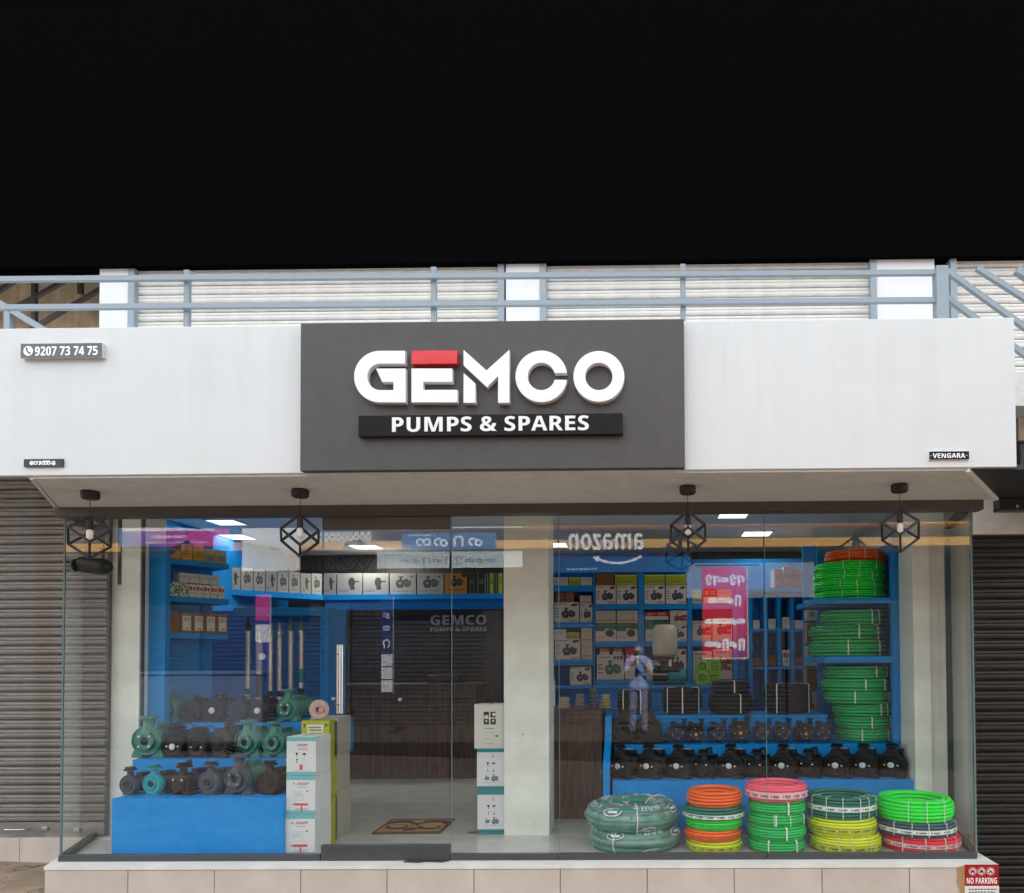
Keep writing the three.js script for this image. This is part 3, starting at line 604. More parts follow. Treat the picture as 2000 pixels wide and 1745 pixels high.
    const cy = 0.36; const pts = [[0, 0]]; for (let i = 0; i < 6; i++) { const y = i * 0.062; pts.push([0.22, y], [0.34 - 0.012 * i, y + 0.012], [0.34 - 0.012 * i, y + 0.034], [0.22, y + 0.046]); } pts.push([0.2, 0.38], [0.12, 0.41], [0, 0.41]);
    part('casing', [disc(0.35, 0.22, -0.02, cy, 0.04), annulus(0.22, 0.32, 0.03, 0.19, cy), bx(0.6, 0.28, 0.2, 0, 0.14, 0.08, 0.04)], m, t);
    part('finned_head', lathe(pts, 'y', 26).translate(0, 0.59, 0.06), m, t);
    part('plug', disc(0.095, 0.04, 0.2, cy - 0.04, 0.012), col === 'brown' ? PM.black : PM.nut, t);
    part('bolts', [nutGeo(0.03, 0.03, -0.18, cy - 0.03, 0.21), nutGeo(0.03, 0.03, 0.18, cy - 0.03, 0.21)], PM.nut, t);
    feet(t, m, 0.2, 0.16, 0.2, 0.26, 0.06); motor(t, m, 0.3, 0.8, cy, -0.02);
    part('cable', tube([[0.1, 0.95, 0], [0.3, 1.0, -0.1], [0.45, 0.8, -0.15], [0.42, 0.5, -0.1], [0.5, 0.25, 0]], 0.018, 24, 6), PM.wire, t);
  } else if (type === 'round') {                         // plain drum face with a small cap, loose cable above
    const cy = 0.42;
    part('casing', [disc(0.4, 0.3, -0.1, cy, 0.06), annulus(0.28, 0.34, 0.025, 0.19, cy), annulus(0.14, 0.2, 0.04, 0.19, cy), bx(0.62, 0.12, 0.3, 0, 0.06, 0.05, 0.03)], m, t);
    part('plug', disc(0.11, 0.05, 0.19, cy - 0.02, 0.015), col === 'black' || col === 'brownnut' ? PM.nut : m, t);
    part('valve', [cyl(0.09, 0.07, 0.2, 0.1, 0.88, 0), cyl(0.05, 0.05, 0.2, 0.22, 0.9, 0.02, 'x', 12), cyl(0.08, 0.08, 0.05, 0.1, 0.975, 0, 'y', 8)], m, t);
    part('cable', tube([[0.15, 0.85, 0.1], [0.35, 0.98, 0.05], [0.52, 0.75, 0], [0.45, 0.4, 0.02], [0.55, 0.12, 0.05]], 0.02, 24, 6), PM.wire, t);
    motor(t, m, 0.33, 0.8, cy, -0.1);
  } else if (type === 'peri') {                          // small peripheral pump with flange on a short neck
    const cy = 0.36, r = 0.35;
    part('casing', [disc(r, 0.18, 0, cy, 0.03), annulus(r * 0.8, r * 0.93, 0.02, 0.175, cy), annulus(r * 0.34, r * 0.5, 0.05, 0.175, cy), bx(0.12, r * 1.9, 0.03, 0, cy, 0.17, 0.012).rotateZ(0), bx(r * 1.9, 0.05, 0.03, 0, cy, 0.17, 0.012)], m, t);
    part('inlet', cyl(r * 0.22, r * 0.22, 0.03, 0, cy, 0.205, 'z', 16), PM.hole, t);
    part('neck', [cyl(0.11, 0.085, 0.24, 0, 0.78, 0.07), cyl(0.2, 0.2, 0.055, 0, 0.89, 0.07, 'y', 8), cyl(0.15, 0.17, 0.05, 0, 0.965, 0.07, 'y', 8)], m, t);
    part('base', bx(0.46, 0.07, 0.3, 0, 0.035, 0.02, 0.02), m, t); motor(t, col === 'teal' ? PM.slate : m, 0.29, 0.9, cy, 0.0);
  } else if (type === 'mini') {                          // small pump seen from its side: drum, top box, spout
    const cs = part('casing', [disc(0.29, 0.26, 0.02, 0.4, 0.05), annulus(0.17, 0.25, 0.03, 0.27, 0.4), bx(0.36, 0.44, 0.3, 0.16, 0.42, 0.0, 0.06)], m, t);
    part('drum', lathe([[0, -0.26], [0.2, -0.26], [0.24, -0.2], [0.24, 0.1], [0, 0.1]], 'x', 20).translate(-0.12, 0.4, -0.05), m, t);
    part('top_box', [bx(0.56, 0.15, 0.26, -0.02, 0.72, 0.04, 0.03), bx(0.2, 0.1, 0.2, -0.2, 0.84, 0.04, 0.02)], m, t);
    part('spout', [cyl(0.075, 0.1, 0.3, 0.26, 0.82, 0.04), cyl(0.135, 0.135, 0.06, 0.26, 0.965, 0.04, 'y', 8), cyl(0.06, 0.07, 0.14, -0.36, 0.6, 0.04, 'x', 12)], m, t);
    part('plug', disc(0.07, 0.04, 0.29, 0.36, 0.012), col === 'brown' ? PM.brass : PM.black, cs);
    part('bolts', ring4(0.21, 0.4, 0.3, 0.02, 4, 0.2), PM.nut, cs);
    for (const s of [-1, 1]) part('foot', bx(0.09, 0.2, 0.24, s * 0.2, 0.1, 0.08, 0.02), m, t);
  } else {                                               // 'big': wide openwell pump
    part('casing', [disc(0.42, 0.5, -0.25, 0.42, 0.1), bx(0.86, 0.12, 0.5, 0, 0.06, 0, 0.03), lathe([[0, 0], [0.3, 0], [0.24, 0.2], [0.16, 0.3], [0.16, 0.36], [0, 0.36]], 'y', 20).translate(0, 0.6, 0)], m, t);
    part('neck', [cyl(0.16, 0.16, 0.08, 0, 0.95, 0, 'y', 16)], m, t);
    part('casing_rib', [annulus(0.26, 0.3, 0.03, 0.24, 0.42), annulus(0.08, 0.14, 0.03, 0.24, 0.42)], m, t);
  }
  return protos[key] = t;
}
const ptaken = new Set();
function pump(px, py0, py1, tier, type, col, label, o = {}) {
  const z = tier.z - (o.back ?? 0.17), b = at(px, py1, z), h = (py1 - py0) / S(z) * 1.0;
  const pr = pumpProto(type, col), t = ptaken.has(pr) ? pr.clone() : pr; ptaken.add(pr);
  t.name = numbered('water_pump'); scene.add(t);
  t.position.set(b.x, tier.y + 0.001, z); t.scale.setScalar(h); t.rotation.y = o.turn ?? -0.12;
  if (o.wide) t.scale.x *= o.wide;
  return tag(t, label, 'water pump', o.group);
}
{
  const top = 'on top tier, left display', mid = 'on middle tier, left display', low = 'on lowest tier, left display';
  pump(329, 1350, 1412, T3, 'flange', 'green', 'green pump with open flange at the left end of the top tier, left display');
  pump(376, 1360, 1412, T3, 'round', 'brown', `dark brown drum pump without pale cap, second from left ${top}`);
  pump(421, 1356, 1412, T3, 'round', 'black', `black drum pump with white cap, third from left ${top}`);
  pump(467, 1362, 1412, T3, 'round', 'navy', `dull navy blue drum pump ${top}`, { turn: -0.05 });
  const bn = pump(509, 1358, 1412, T3, 'round', 'black', `black drum pump with white cap beside right green pump ${top}`);
  pump(567, 1349, 1412, T3, 'flange', 'green', 'green pump with open flange at the right end of the top tier, left display', { turn: -0.25 });
  const g2 = 'pumps on the left display';
  pump(294, 1401, 1482, T2, 'flange', 'green', `largest green pump with bolted flange at the left end ${mid}`, { turn: 0.05 });
  pump(346, 1416, 1482, T2, 'fin', 'black', `black finned pump with white cap ${mid}`);
  pump(391, 1422, 1482, T2, 'fin', 'brown', `dark finned pump without white cap ${mid}`);
  pump(438, 1412, 1482, T2, 'round', 'brown', `black drum pump with loose cables between finned and green pumps ${mid}`, { turn: -0.35 });
  pump(488, 1410, 1482, T2, 'slim', 'green', `left one of two smaller green pumps at right end ${mid}`);
  pump(540, 1413, 1482, T2, 'slim', 'green', `right one of two smaller green pumps beside cartons ${mid}`);
  pump(257, 1501, 1556, T1, 'peri', 'slate', `dark slate pump at the left end ${low}`, { turn: -0.24, wide: 1.1 });
  pump(304, 1497, 1556, T1, 'peri', 'teal', `bright turquoise pump ${low}`, { turn: -0.24, wide: 1.1 });
  pump(361, 1489, 1556, T1, 'square', 'brown', `boxy black pump with two pale bolts ${low}`, { turn: -0.3, wide: 0.95 });
  pump(415, 1491, 1556, T1, 'peri', 'steelblue', `grey blue pump with round ribbed face ${low}`, { turn: -0.24, wide: 1.1 });
  pump(471, 1478, 1556, T1, 'slim', 'steelblue', `tall slate blue pump with top flange ${low}`, { turn: -0.2 });
  pump(530, 1490, 1556, T1, 'peri', 'brown', `dark brown pump with ringed face beside the cartons ${low}`, { turn: -0.24, wide: 1.1 });
  // right display
  const ord = ['first', 'second', 'third', 'fourth', 'fifth', 'sixth', 'seventh', 'eighth', 'ninth', 'tenth', 'eleventh'];
  [[1215, 0], [1271, 0], [1329, 0], [1377, 1], [1431, 0], [1481, 1], [1533, 0], [1582, 1], [1637, 0], [1690, 0], [1745, 0]].forEach(([x, sq], i) =>
    pump(x, sq ? 1463 : 1456, 1522, TA, sq ? 'square' : 'nut', 'black', `${sq ? 'boxy black pump' : 'black pump with white centre cap'}, ${ord[i]} from left in the right display lowest row`, { group: 'black pumps in the lowest row of the right display', turn: -0.6, wide: sq ? 1.1 : 1.15 }));
  pump(1219, 1388, 1453, TB, 'big', 'brown', 'left one of the two big dark pumps on the middle tier of the right display', { turn: 0 });
  pump(1266, 1390, 1453, TB, 'big', 'brown', 'right one of the two big dark pumps on the middle tier of the right display', { turn: 0 });
  pump(1299, 1433, 1453, TB, 'mini', 'black', 'tiny low black pump between the big dark pumps and the small pumps', { turn: 1.2 });
  [[1325, 'navy'], [1358, 'brown'], [1402, 'navy'], [1446, 'brown'], [1490, 'navy'], [1529, 'navy'], [1570, 'brown'], [1608, 'navy']].forEach(([x, c], i) =>
    pump(x, i === 3 ? 1400 : 1406, 1453, TB, 'mini', c, `small ${c === 'navy' ? 'navy blue' : 'black brown'} pump, ${ord[i]} from left on the right display middle tier`, { group: 'small pumps on the middle tier of the right display', turn: rr(-0.2, 0.15) }));
}
// loose cables among the left pumps
for (const [x, y, k, w] of [[455, 1455, T2, 'loose black cable trailing over the middle tier of the left display'], [520, 1402, T3, 'coiled black cable beside the right green pump on the top tier']]) {
  const p = at(x, y, k.z - 0.1), pts = []; for (let i = 0; i < 26; i++) { const a = i * 0.7; pts.push([p.x + 0.06 * Math.cos(a) + 0.002 * i, k.y + 0.012 + 0.05 * Math.abs(Math.sin(i * 0.37)) + 0.002 * i, p.z + 0.05 * Math.sin(a)]); }
  solo('cable', w, 'cable', tube(pts, 0.005, 120, 6), PM.wire);
}
// ------------------------------------------------------------------ hose coils
const hoseMat = (c, r = 0.3) => phys(c, r, { specularIntensity: 0.7 });
const HM = { orange: hoseMat([0.95, 0.15, 0.025]), green: hoseMat([0.01, 0.5, 0.11]), bright: hoseMat([0.01, 0.85, 0.06]), teal: hoseMat([0.01, 0.17, 0.13]), yellow: hoseMat([0.68, 0.76, 0.03]), pink: hoseMat([0.95, 0.14, 0.22]), red: hoseMat([0.72, 0.03, 0.05]), slate: hoseMat([0.045, 0.11, 0.16]), deep: hoseMat([0.012, 0.42, 0.12]), black: hoseMat([0.014, 0.015, 0.016], 0.4) };
const bandTex = (bg, fg, sd) => { const t = canvasTex(1024, 48, (c, w, h) => {
  c.fillStyle = bg; c.fillRect(0, 0, w, h); c.fillStyle = fg;
  for (let k = 0; k < 6; k++) { const x0 = k * 170 + 10; c.beginPath(); c.moveTo(x0, 34); c.lineTo(x0 + 14, 12); c.lineTo(x0 + 24, 34); c.fill(); for (let x = x0 + 34; x < x0 + 120;) { const l = 5 + 9 * hash(x, k, sd); c.fillRect(x, 16 + 4 * hash(x, 2, sd), l, 16); x += l + 3; } c.fillRect(x0 + 50, 38, 60, 3); }
}); t.wrapS = THREE.RepeatWrapping; t.repeat.set(3, 1); return t; };
const bandMat = { white: phys([0.9, 0.9, 0.9], 0.25, { map: bandTex('#eef2f0', '#3b4a52', 3), side: THREE.DoubleSide }), pink: phys([0.9, 0.9, 0.9], 0.25, { map: bandTex('#f3c9d2', '#6a4350', 4), side: THREE.DoubleSide }), yellow: phys([0.9, 0.9, 0.9], 0.25, { map: bandTex('#c3c840', '#4c5a20', 5), side: THREE.DoubleSide }), green: phys([0.9, 0.9, 0.9], 0.25, { map: bandTex('#35c45a', '#1e6a38', 6), side: THREE.DoubleSide }), orange: phys([0.9, 0.9, 0.9], 0.25, { map: bandTex('#e2612f', '#8c3418', 7), side: THREE.DoubleSide }) };
const geoCache = {};
function coilGeo(R, H, tr, k, jit = 0.0028, bulge = 0.03) {            // wound turns: an outer wall, a top and an inner wall
  const key = [R.toFixed(3), H.toFixed(3), tr.toFixed(4), k, bulge].join(); if (geoCache[key]) return geoCache[key];
  const n = Math.max(2, Math.round(H / (2 * tr) + 0.15)), gs = [], dy = (H - 2 * tr) / (n - 1);
  const ringAt = (r, y) => { const g = new THREE.TorusGeometry(r + rr(-jit, jit), tr * 1.02, 7, 56); g.rotateX(Math.PI / 2); g.rotateZ(rr(-0.006, 0.006)); g.rotateX(rr(-0.006, 0.006)); g.translate(rr(-jit, jit), y, rr(-jit, jit)); gs.push(g); };
  for (let i = 0; i < n; i++) { const y = tr + i * dy, inset = ((i === 0 || i === n - 1) ? tr * 0.7 : 0) + bulge * R * Math.pow(Math.abs(2 * i / (n - 1) - 1), 3); ringAt(R - tr - inset, y); ringAt(R - tr - 2 * tr * (k - 1) + inset, y); }
  for (let j = 1; j < k - 1; j++) { ringAt(R - tr - 2 * tr * j, H - tr); ringAt(R - tr - 2 * tr * j, H - tr - dy); }
  return geoCache[key] = join(gs);
}
function strapGeo(R, H, Ri, ang, w = 0.012) {            // flat tie round the bundle
  const o = 0.003, pts = [[R + o, 0.01], [R + o, H - 0.012], [R - 0.012, H + o], [Ri + 0.01, H + o], [Ri - o, H - 0.012], [Ri - o, 0.01]];
  const gs = []; for (let i = 0; i + 1 < pts.length; i++) { const [r0, y0] = pts[i], [r1, y1] = pts[i + 1]; const L = Math.hypot(r1 - r0, y1 - y0); const g = new THREE.BoxGeometry(L + 0.002, 0.003, w); g.rotateZ(Math.atan2(y1 - y0, r1 - r0)); g.translate((r0 + r1) / 2, (y0 + y1) / 2, 0); gs.push(g); }
  return join(gs).rotateY(ang);
}
function coil(px0, px1, yTop, yBot, zc, col, label, o = {}) {  // px extent; yTop, yBot are heights in metres of its ends
  const b = at((px0 + px1) / 2, o.py ?? 1600, zc), R = (px1 - px0) / 2 / S(zc + (px1 - px0) / 2 / S(zc) * 0.35), H = yBot < yTop ? yTop - yBot : yBot - yTop, y = Math.min(yTop, yBot);
  const t = thing(o.name ?? 'hose_coil', label, o.cat ?? 'hose coil', [b.x, y, zc], o.group);
  const tr = o.tr ?? 0.011, k = o.k ?? 4;
  const hs = part('hose', coilGeo(R, H, tr, k, 0.0028, o.bulge), HM[col], t); hs.rotation.y = rr(0, 6);
  for (const a of o.straps ?? []) part('strap', strapGeo(R, H, R - 2 * tr * k, a), o.strapMat ?? M.strap, t);
  if (o.band) { const bh = H * (o.bh ?? 0.36), g = new THREE.CylinderGeometry(R + 0.003, R + 0.003, bh, 64, 1, true); g.translate(0, H * (o.by ?? 0.5), 0); part('label_band', g, bandMat[o.band], t); }
  if (o.film) for (let i = 0; i < o.film; i++) part('film_tie', strapGeo(R, H, R - 2 * tr * k, -1.57 + (i - o.film / 2 + 0.5) * 0.45 + rr(-0.1, 0.1), 0.006), filmMat, t);
  return t;
}
const filmMat = phys([0.6, 0.68, 0.66], 0.2);
{
  const fl = FLOOR + 0.004;
  const stack = (zc, px, list, group) => { let y = fl; for (const [x0, x1, h, col, label, o] of list) { coil(x0, x1, y + h, y, zc, col, label, { group, ...o }); y += h + 0.001; } };
  const g2 = 'coloured hose coils stacked behind the right window';
  stack(-0.31, 0, [
    [1340, 1449, 0.088, 'yellow', 'yellow hose coil at the bottom of the leftmost narrow stack, under an orange coil', { band: 'yellow', by: 0.45 }],
    [1336, 1448, 0.08, 'orange', 'orange hose coil second from bottom in the leftmost narrow stack', { band: 'orange', by: 0.4, bh: 0.25 }],
    [1340, 1450, 0.084, 'bright', 'green hose coil in the middle of the leftmost narrow stack between teal and orange', { band: 'green', bh: 0.25 }],
    [1333, 1454, 0.085, 'teal', 'teal hose coil with white printed band under the topmost orange coil', { band: 'white', by: 0.3 }],
    [1341, 1450, 0.115, 'orange', 'orange hose coil on top of the leftmost narrow stack', {}]], g2);
  stack(-0.3, 0, [
    [1460, 1572, 0.1, 'green', 'bottom green hose coil in the stack topped with pink', { straps: [-2.0, -1.0] }],
    [1458, 1574, 0.1, 'green', 'second green hose coil from the bottom in the stack topped with pink', { straps: [-1.4] }],
    [1460, 1573, 0.085, 'green', 'third green hose coil from the bottom in the stack topped with pink', { straps: [-1.75, -0.6], film: 2 }],
    [1461, 1574, 0.1, 'green', 'fourth green hose coil, right under the pink one', { straps: [-1.35] }],
    [1456, 1577, 0.118, 'pink', 'pink hose coil with pale printed band on top of a green stack', { band: 'pink', by: 0.42, bh: 0.4 }]], g2);
  stack(-0.34, 0, [
    [1580, 1719, 0.12, 'yellow', 'lower yellow hose coil under the teal coil, fourth stack from left', { band: 'yellow', by: 0.35, film: 3 }],
    [1576, 1710, 0.132, 'yellow', 'upper yellow hose coil right below the teal coil, fourth stack from left', { band: 'yellow', by: 0.4, bh: 0.25 }],
    [1575, 1710, 0.16, 'teal', 'dark teal hose coil with white band on top of two yellow coils', { band: 'white', by: 0.5, bh: 0.22, film: 6 }]], g2);
  stack(-0.35, 0, [
    [1722, 1871, 0.12, 'red', 'red hose coil with pale band at the bottom of the rightmost stack', { band: 'pink', by: 0.5, bh: 0.26, film: 4 }],
    [1713, 1863, 0.108, 'slate', 'blue grey hose coil with white band in the middle of the rightmost stack', { band: 'white', by: 0.42, bh: 0.3, film: 5 }],
    [1713, 1860, 0.16, 'bright', 'bright green hose coil on top of the rightmost stack', { film: 3, tr: 0.014 }]], g2);
  // big teal suction hoses in crinkled plastic
  const wrapTex = canvasTex(2048, 256, (c, w, h) => { // white print on the clear film
    c.clearRect(0, 0, w, h); c.fillStyle = '#e8f2f0'; c.strokeStyle = '#e8f2f0';
    for (let k = 0; k < 8; k++) { const x = k * 256 + 20, y = k % 2 ? 96 : 150; c.font = 'italic bold 44px sans-serif'; c.fillText('FLEX', x + 60, y); c.lineWidth = 5; for (const d of [-20, -10, 0]) { c.beginPath(); c.moveTo(x - 6, y + d); c.lineTo(x + 48, y + d); c.moveTo(x + 176, y + d); c.lineTo(x + 220, y + d); c.stroke(); } c.lineWidth = 6; c.beginPath(); c.ellipse(x + 120, k % 2 ? 190 : 56, 66, 24, -0.1, 0, 7); c.stroke(); c.fillRect(x + 84, k % 2 ? 182 : 48, 70, 15); }
  });
  wrapTex.wrapS = wrapTex.wrapT = THREE.RepeatWrapping; wrapTex.repeat.set(1, 2);
  const printM = mat([0.9, 0.9, 0.9], 0.4, { map: wrapTex, alphaTest: 0.5, side: THREE.DoubleSide });
  const filmM = phys([0.86, 0.95, 0.93], 0.04, { transmission: 0.9, thickness: 0, ior: 1.6 });
  const suction = hoseMat([0.02, 0.25, 0.2], 0.3);
  const crinkle = (R, r, hh, sd) => {
    const g = new THREE.TorusGeometry(R - r, r, 40, 180); g.rotateX(Math.PI / 2); g.scale(1, hh / (2 * r), 1); g.translate(0, hh / 2, 0);
    const p = g.attributes.position, n = g.attributes.normal;
    for (let i = 0; i < p.count; i++) {
      const th = Math.atan2(p.getZ(i), p.getX(i)) / (2 * Math.PI) + 0.5, ph = Math.atan2(p.getY(i) - hh / 2, Math.hypot(p.getX(i), p.getZ(i)) - (R - r)) / (2 * Math.PI) + 0.5;
      const rib = Math.pow(Math.abs(Math.sin(ph * Math.PI * 11 + 0.5 * Math.sin(th * 12.57))), 0.6), k = 0.012 * (rib - 0.5) + 0.03 * (fbm(th * 4, ph, 12, sd, 4) - 0.5) - 0.012 * Math.pow(1 - Math.abs(Math.sin(th * 25.13)), 8);
      p.setXYZ(i, p.getX(i) + n.getX(i) * k, Math.max(0.001, p.getY(i) + n.getY(i) * k * 0.8), p.getZ(i) + n.getZ(i) * k);
    }
    g.computeVertexNormals(); return g;
  };
  const big = (px0, px1, y, h, label, sd, straps) => {
    const zc = -0.44, b = at((px0 + px1) / 2, 1620, zc), R = (px1 - px0) / 2 / S(zc + 0.13), t = thing('hose_coil', label, 'hose coil', [b.x, y, zc], 'big plastic wrapped teal hose coils');
    part('hose', coilGeo(R - 0.012, h - 0.012, 0.024, 5, 0.004), suction, t); const film = crinkle(R, R * 0.34, h, sd); part('film', film, filmM, t); part('print', (() => { const g = film.clone(); const p = g.attributes.position, n = g.attributes.normal; for (let i = 0; i < p.count; i++) p.setXYZ(i, p.getX(i) + n.getX(i) * 0.002, p.getY(i) + n.getY(i) * 0.002, p.getZ(i) + n.getZ(i) * 0.002); return g; })(), printM, t); for (const a of straps) part('strap', tube(Array.from({ length: 12 }, (_, i) => { const q = i / 12 * 2 * Math.PI, rr0 = R * 0.34 + 0.012; const x = R * 0.66 + rr0 * Math.cos(q); return [x * Math.cos(a), h / 2 + (h / 2 + 0.01) * Math.sin(q), -x * Math.sin(a)]; }), 0.005, 40, 5, true), M.strap, t);
  };
  big(1146, 1334, fl, 0.165, 'lower one of the two big teal hose coils wrapped in plastic', 3, [-2.0]);
  big(1142, 1328, fl + 0.15, 0.2, 'upper one of the two big teal hose coils wrapped in printed plastic', 9, [-1.45, 0.6]);
}
// ------------------------------------------------------------------ printed cartons
function drawPump(c, x, y, s, col) {
  c.save(); c.translate(x, y); c.scale(s, s); c.fillStyle = col; c.beginPath(); c.arc(-0.2, 0.05, 0.36, 0, 7); c.fill(); c.fillRect(-0.25, -0.55, 0.18, 0.3); c.fillRect(-0.34, -0.62, 0.36, 0.1);
  c.fillRect(0, -0.22, 0.62, 0.5); c.fillRect(0.1, -0.36, 0.3, 0.16); c.fillRect(-0.45, 0.36, 0.5, 0.12); c.fillRect(0.15, 0.26, 0.35, 0.14);
  c.fillStyle = 'rgba(255,255,255,0.35)'; c.beginPath(); c.arc(-0.22, 0.04, 0.14, 0, 7); c.fill(); for (let i = 0; i < 5; i++) c.fillRect(0.08 + i * 0.1, -0.16, 0.03, 0.36); c.restore();
}
const scrib = (c, x, y, w, h, n, col, sd) => { c.fillStyle = col; for (let k = 0; k < n; k++) for (let q = x; q < x + w;) { const l = h * (0.3 + hash(q | 0, k, sd)); c.fillRect(q, y + k * h * 1.7, Math.min(l, x + w - q), h); q += l + h * 0.4; } };
const PR = {};
const pr = (name, draw, w = 192, h = 192) => PR[name] = mat([0.9, 0.9, 0.9], 0.6, { map: canvasTex(w, h, draw) });
const bg = (c, w, h, col) => { c.fillStyle = col; c.fillRect(0, 0, w, h); };
pr('pumpWhite', (c, w, h) => { bg(c, w, h, '#d9d3c9'); scrib(c, 10, 12, 90, 9, 1, '#5a4a4a', 1); c.fillStyle = '#3a2a44'; c.beginPath(); c.ellipse(158, 24, 28, 13, -0.2, 0, 7); c.fill(); drawPump(c, 108, 108, 92, '#2b3448'); for (let k = 0; k < 4; k++) { c.fillStyle = '#333a4a'; c.fillRect(10, 56 + k * 26, 26, 8); } scrib(c, 120, 168, 60, 6, 2, '#555', 2); });
pr('pumpGrey', (c, w, h) => { bg(c, w, h, '#a9a79d'); drawPump(c, 96, 88, 96, '#4a4b48'); scrib(c, 20, 160, 150, 6, 1, '#6f6c66', 2); c.fillStyle = '#54544f'; c.beginPath(); c.moveTo(150, 40); c.lineTo(162, 18); c.lineTo(176, 40); c.fill(); });
pr('pumpGrey2', (c, w, h) => { bg(c, w, h, '#9c9c96'); c.fillStyle = '#3c403f'; c.beginPath(); c.ellipse(112, 82, 26, 44, 0, 0, 7); c.fill(); c.fillRect(100, 118, 36, 32); c.fillRect(136, 70, 34, 12); scrib(c, 14, 150, 70, 7, 2, '#666', 4); });
pr('pumpOrange', (c, w, h) => { bg(c, w, h, '#c07a1c'); drawPump(c, 100, 80, 90, '#221a16'); scrib(c, 18, 150, 160, 9, 1, '#3a2410', 2); c.fillStyle = '#5a1f12'; c.beginPath(); c.arc(168, 14, 26, 0, 7); c.fill(); });
pr('greenWhite', (c, w, h) => { bg(c, w, h, '#d6cdc0'); c.fillStyle = '#1f6b52'; c.beginPath(); c.moveTo(0, 0); c.lineTo(w, 0); c.lineTo(w, 70); c.lineTo(96, 52); c.lineTo(80, 84); c.lineTo(0, 84); c.fill(); c.fillStyle = '#7a5f3a'; c.beginPath(); c.arc(132, 104, 42, 0, 7); c.fill(); c.fillStyle = '#2c3c36'; c.beginPath(); c.arc(134, 104, 30, 0, 7); c.fill(); scrib(c, 14, 140, 80, 7, 2, '#7a6a5a', 8); });
pr('beige', (c, w, h) => { bg(c, w, h, '#c9bfae'); scrib(c, 16, 30, 150, 6, 3, '#a59a88', 7); c.fillStyle = '#8a2a2a'; c.fillRect(8, 140, 176, 8); scrib(c, 20, 156, 150, 9, 1, '#8a3a36', 8); });
pr('redTop', (c, w, h) => { bg(c, w, h, '#cfc8bf'); c.fillStyle = '#a3161c'; c.fillRect(0, 0, w, 110); scrib(c, 20, 34, 60, 16, 2, '#e6c8c4', 9); scrib(c, 110, 34, 60, 16, 2, '#e6c8c4', 7); });
pr('pumpRed', (c, w, h) => { bg(c, w, h, '#cbbfb2'); drawPump(c, 90, 100, 84, '#6d1c20'); c.fillStyle = '#8c1a1e'; c.fillRect(130, 60, 56, 40); c.fillRect(130, 110, 56, 26); scrib(c, 16, 16, 120, 10, 1, '#7d2a2a', 11); });
pr('pumpGreen', (c, w, h) => { bg(c, w, h, '#d2cabd'); drawPump(c, 110, 106, 96, '#27634f'); scrib(c, 14, 16, 80, 9, 1, '#666', 12); c.fillStyle = '#4a4640'; for (const x of [118, 142, 166]) c.fillRect(x, 12, 18, 24); for (let k = 0; k < 3; k++) { c.fillStyle = '#3c4440'; c.fillRect(10, 74 + k * 30, 30, 9); } });
pr('lime', (c, w, h) => { bg(c, w, h, '#a8ad1e'); scrib(c, 16, 120, 150, 12, 1, '#3c4a1c', 8); c.fillStyle = '#cfd058'; c.fillRect(0, 0, w, 24); });
pr('limeSpine', (c, w, h) => { bg(c, w, h, '#3d5220'); c.fillStyle = '#a9b93a'; c.fillRect(70, 0, 80, h); c.fillStyle = '#d8dcc8'; c.fillRect(4, 0, 6, h); scrib(c, 80, 40, 60, 10, 4, '#2c3c18', 7); });
pr('darkSpine', (c, w, h) => { bg(c, w, h, '#20281f'); c.fillStyle = '#5c7a34'; c.fillRect(30, 0, 22, h); c.fillStyle = '#c9cdbc'; c.fillRect(170, 0, 6, h); scrib(c, 70, 60, 80, 9, 3, '#8a8f7c', 15); });
pr('brownLabel', (c, w, h) => { bg(c, w, h, '#8a5a34'); c.fillStyle = '#dcd9cf'; c.fillRect(28, 30, 136, 136); scrib(c, 44, 46, 100, 8, 3, '#6c6c68', 8); c.fillStyle = '#4a8c84'; c.beginPath(); c.moveTo(60, 150); c.lineTo(130, 140); c.lineTo(130, 156); c.fill(); });
pr('kraftPlain', (c, w, h) => { bg(c, w, h, '#84562f'); scrib(c, 40, 90, 90, 6, 1, '#6e4626', 17); });
pr('brownRed', (c, w, h) => { bg(c, w, h, '#7c4a34'); c.fillStyle = '#8a2a22'; c.fillRect(0, 120, w, 50); scrib(c, 20, 40, 140, 8, 2, '#54301f', 8); });
pr('sharp', (c, w, h) => { // carton with teal bands and red print
  bg(c, w, h, '#dfe2e3'); c.fillStyle = '#6fbcc4'; c.fillRect(0, 0, w, 30); c.fillRect(0, h - 26, w, 26);
  c.fillStyle = '#8c3a44'; c.font = 'italic bold 27px sans-serif'; c.fillText('SHARP', 74, 66); c.fillStyle = '#8c3a44'; c.beginPath(); c.moveTo(44, 60); c.lineTo(56, 50); c.lineTo(66, 60); c.fill();
  scrib(c, 84, 78, 60, 4, 1, '#b06a70', 19); c.strokeStyle = '#aab2ba'; c.lineWidth = 2; c.strokeRect(60, 112, 66, 62); scrib(c, 66, 120, 50, 5, 4, '#b4bcc4', 20); c.fillStyle = '#777'; c.fillRect(146, 104, 12, 12);
  c.fillStyle = '#d24a58'; c.fillRect(58, 196, 100, 16); c.fillRect(44, 196, 8, 16); scrib(c, 60, 230, 100, 4, 3, '#b99', 21); c.fillStyle = '#c8626c'; c.fillRect(104, 214, 12, 44);
}, 208, 272);
